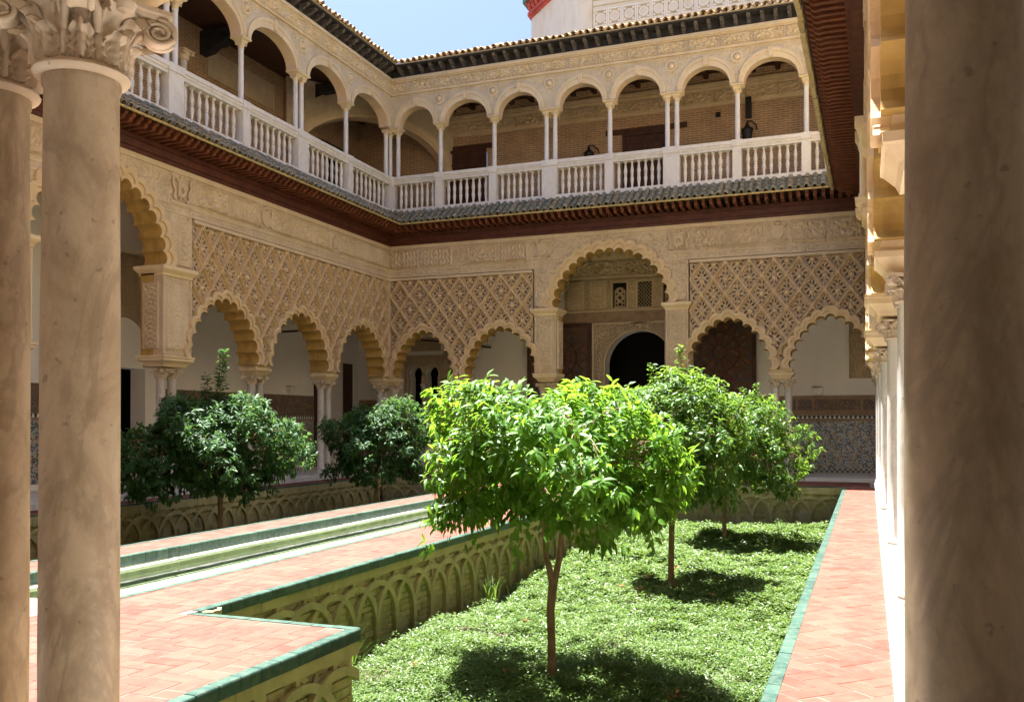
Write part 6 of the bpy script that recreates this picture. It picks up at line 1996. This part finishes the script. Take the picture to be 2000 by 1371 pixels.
# ground cover: a knee-high carpet of small leaves over a lumpy floor
def gnoise(X, Y, seed):
    r = np.random.default_rng(seed); h = np.zeros_like(X)
    for k in range(14):
        f = r.uniform(0.6, 5.5); a = r.uniform(0, 6.28); p = r.uniform(0, 6.28)
        h += np.sin((X*math.cos(a)+Y*math.sin(a))*f+p)/(0.6+f)
    return h
def carpet(name, x0, x1, y0, y1, rho, size, seed, zb, label, mat='leaf_ground', holes=()):
    rg = np.random.default_rng(seed)
    ns = int((x1-x0)*(y1-y0)*rho/7)
    X = rg.uniform(x0, x1, ns); Y = rg.uniform(y0, y1, ns)
    H = gnoise(X, Y, 3)*0.055+np.maximum(0, gnoise(X*3.1, Y*3.1, 5))*0.06
    edge = np.minimum(np.minimum(X-x0, x1-X), np.minimum(Y-y0, y1-Y))
    H -= 0.16*np.exp(-edge/0.2)
    bare = gnoise(X*1.7+9, Y*1.7, 8)
    keep = rg.random(ns) < np.clip(0.3+edge/0.3, 0, 1)*np.clip(1.5-0.9*np.maximum(0, bare), 0.25, 1)
    X, Y, H = X[keep], Y[keep], H[keep]; ns = len(X)
    SZ = zb+H+rg.normal(0, 0.022, ns)-0.09*rg.random(ns)**2.5+0.10*(rg.random(ns) > 0.985)
    sz = rg.uniform(0.65, 1.4, ns)
    k = np.tile(np.arange(7), ns); sp_ = np.repeat(np.arange(ns), 7); n = len(k)
    a = k*2.4+np.repeat(rg.uniform(0, 6.28, ns), 7)+rg.normal(0, 0.3, n)
    lv = k/7.0
    rad_ = (0.004+0.03*(1-lv))*sz[sp_]
    tilt = np.where(k < 2, 1.0, 0.35)+rg.normal(0, 0.3, n)
    X = X[sp_]+np.cos(a)*rad_; Y = Y[sp_]+np.sin(a)*rad_; Z = SZ[sp_]-0.05*(1-lv)*sz[sp_]
    Dr = np.stack([np.cos(a), np.sin(a), 0.5-tilt*0.6+0.35*lv], -1)
    Nm = unit(np.stack([rg.normal(0, 0.4, n), rg.normal(0, 0.4, n), np.ones(n)], -1))
    dist = np.hypot(X, Y)
    L = size*sz[sp_]*rg.uniform(0.75, 1.2, n)*np.clip(dist/11, 0.85, 1.6); W = L*rg.uniform(0.42, 0.62, n)
    Dr = unit(Dr); S = unit(np.cross(Dr, Nm)); U = np.cross(S, Dr)
    P = np.stack([X, Y, Z], -1)
    V = np.zeros((n, 4, 3))
    V[:, 0] = P; V[:, 1] = P+Dr*(L*0.5)[:, None]+S*(W*0.5)[:, None]+U*(W*0.12)[:, None]
    V[:, 2] = P+Dr*L[:, None]-U*(L*0.15)[:, None]; V[:, 3] = P+Dr*(L*0.5)[:, None]-S*(W*0.5)[:, None]+U*(W*0.12)[:, None]
    b = np.arange(n)*4
    F = np.concatenate([np.stack([b, b+1, b+2], -1), np.stack([b, b+2, b+3], -1)])
    o = put(name, fast_mesh(name, V.reshape(-1, 3), F, [M[mat]], None, False), None)
    o['kind'] = 'stuff'; o['label'] = label; o['category'] = 'ground cover'
    return o
carpet('ground_cover', -5.35, -0.50, 3.4, 13.0, 8500, 0.043, 21, -0.93, 'dense green leafy ground cover in the sunny bed')
carpet('ground_cover', -5.35, -0.50, 12.9, 24.5, 4000, 0.046, 22, -0.93, 'dense green leafy ground cover at the far end of the sunny bed')
carpet('ground_cover', -13.6, -9.4, 8.0, 24.5, 500, 0.07, 23, -0.93, 'leafy ground cover in the shaded bed')
carpet('fallen_leaves', -4.6, -1.0, 4.5, 17.0, 4.0, 0.06, 24, -0.86, 'scattered dry orange leaves over the ground cover', 'leaf_dry')
# understory so no bare soil shows through
for x0, x1 in ((-5.3, -0.5), (-13.6, -9.4)):
    nx, ny = 40, 160
    X, Y = np.meshgrid(np.linspace(x0, x1, nx), np.linspace(3.4, 24.5, ny))
    Z = -1.06+gnoise(X, Y, 3)*0.055
    V = np.stack([X, Y, Z], -1).reshape(-1, 3)
    F = np.array([(j*nx+i, j*nx+i+1, (j+1)*nx+i+1, (j+1)*nx+i) for j in range(ny-1) for i in range(nx-1)])
    put('soil', fast_mesh('soil', V, F, [M['soil']]), None, kind='structure')
# long grass tufts against the wall of the platform
def tuft(label, x, y, n, h, seed):
    rg = np.random.default_rng(seed)
    m = MB()
    for i in range(n):
        a = rg.uniform(0, 6.28); l = h*rg.uniform(0.6, 1.1); s = rg.uniform(0.25, 0.8)
        px, py = x+rg.normal(0, 0.07), y+rg.normal(0, 0.09)
        pts = []
        for q in np.linspace(0, 1, 7):
            pts.append((px+math.cos(a)*l*s*q*q, py+math.sin(a)*l*s*q*q, -1.0+l*(q-0.45*s*q*q)))
        wv = Vector((-math.sin(a), math.cos(a), 0))*0.006
        vs = []
        for k, p in enumerate(pts):
            ww = wv*(1-0.9*k/6)
            vs += [tuple(Vector(p)-ww), tuple(Vector(p)+ww)]
        m.add(vs, [(2*k, 2*k+1, 2*k+3, 2*k+2) for k in range(6)], 0, True)
    return m.build('grass_tuft', M['leaf_mid'], None, label=label, cat='grass')
tuft('tuft of long arching grass in the corner by the tiled platform', -5.0, 8.15, 60, 0.62, 31)
tuft('second small tuft of long grass further along the garden wall', -5.15, 12.6, 30, 0.5, 32)
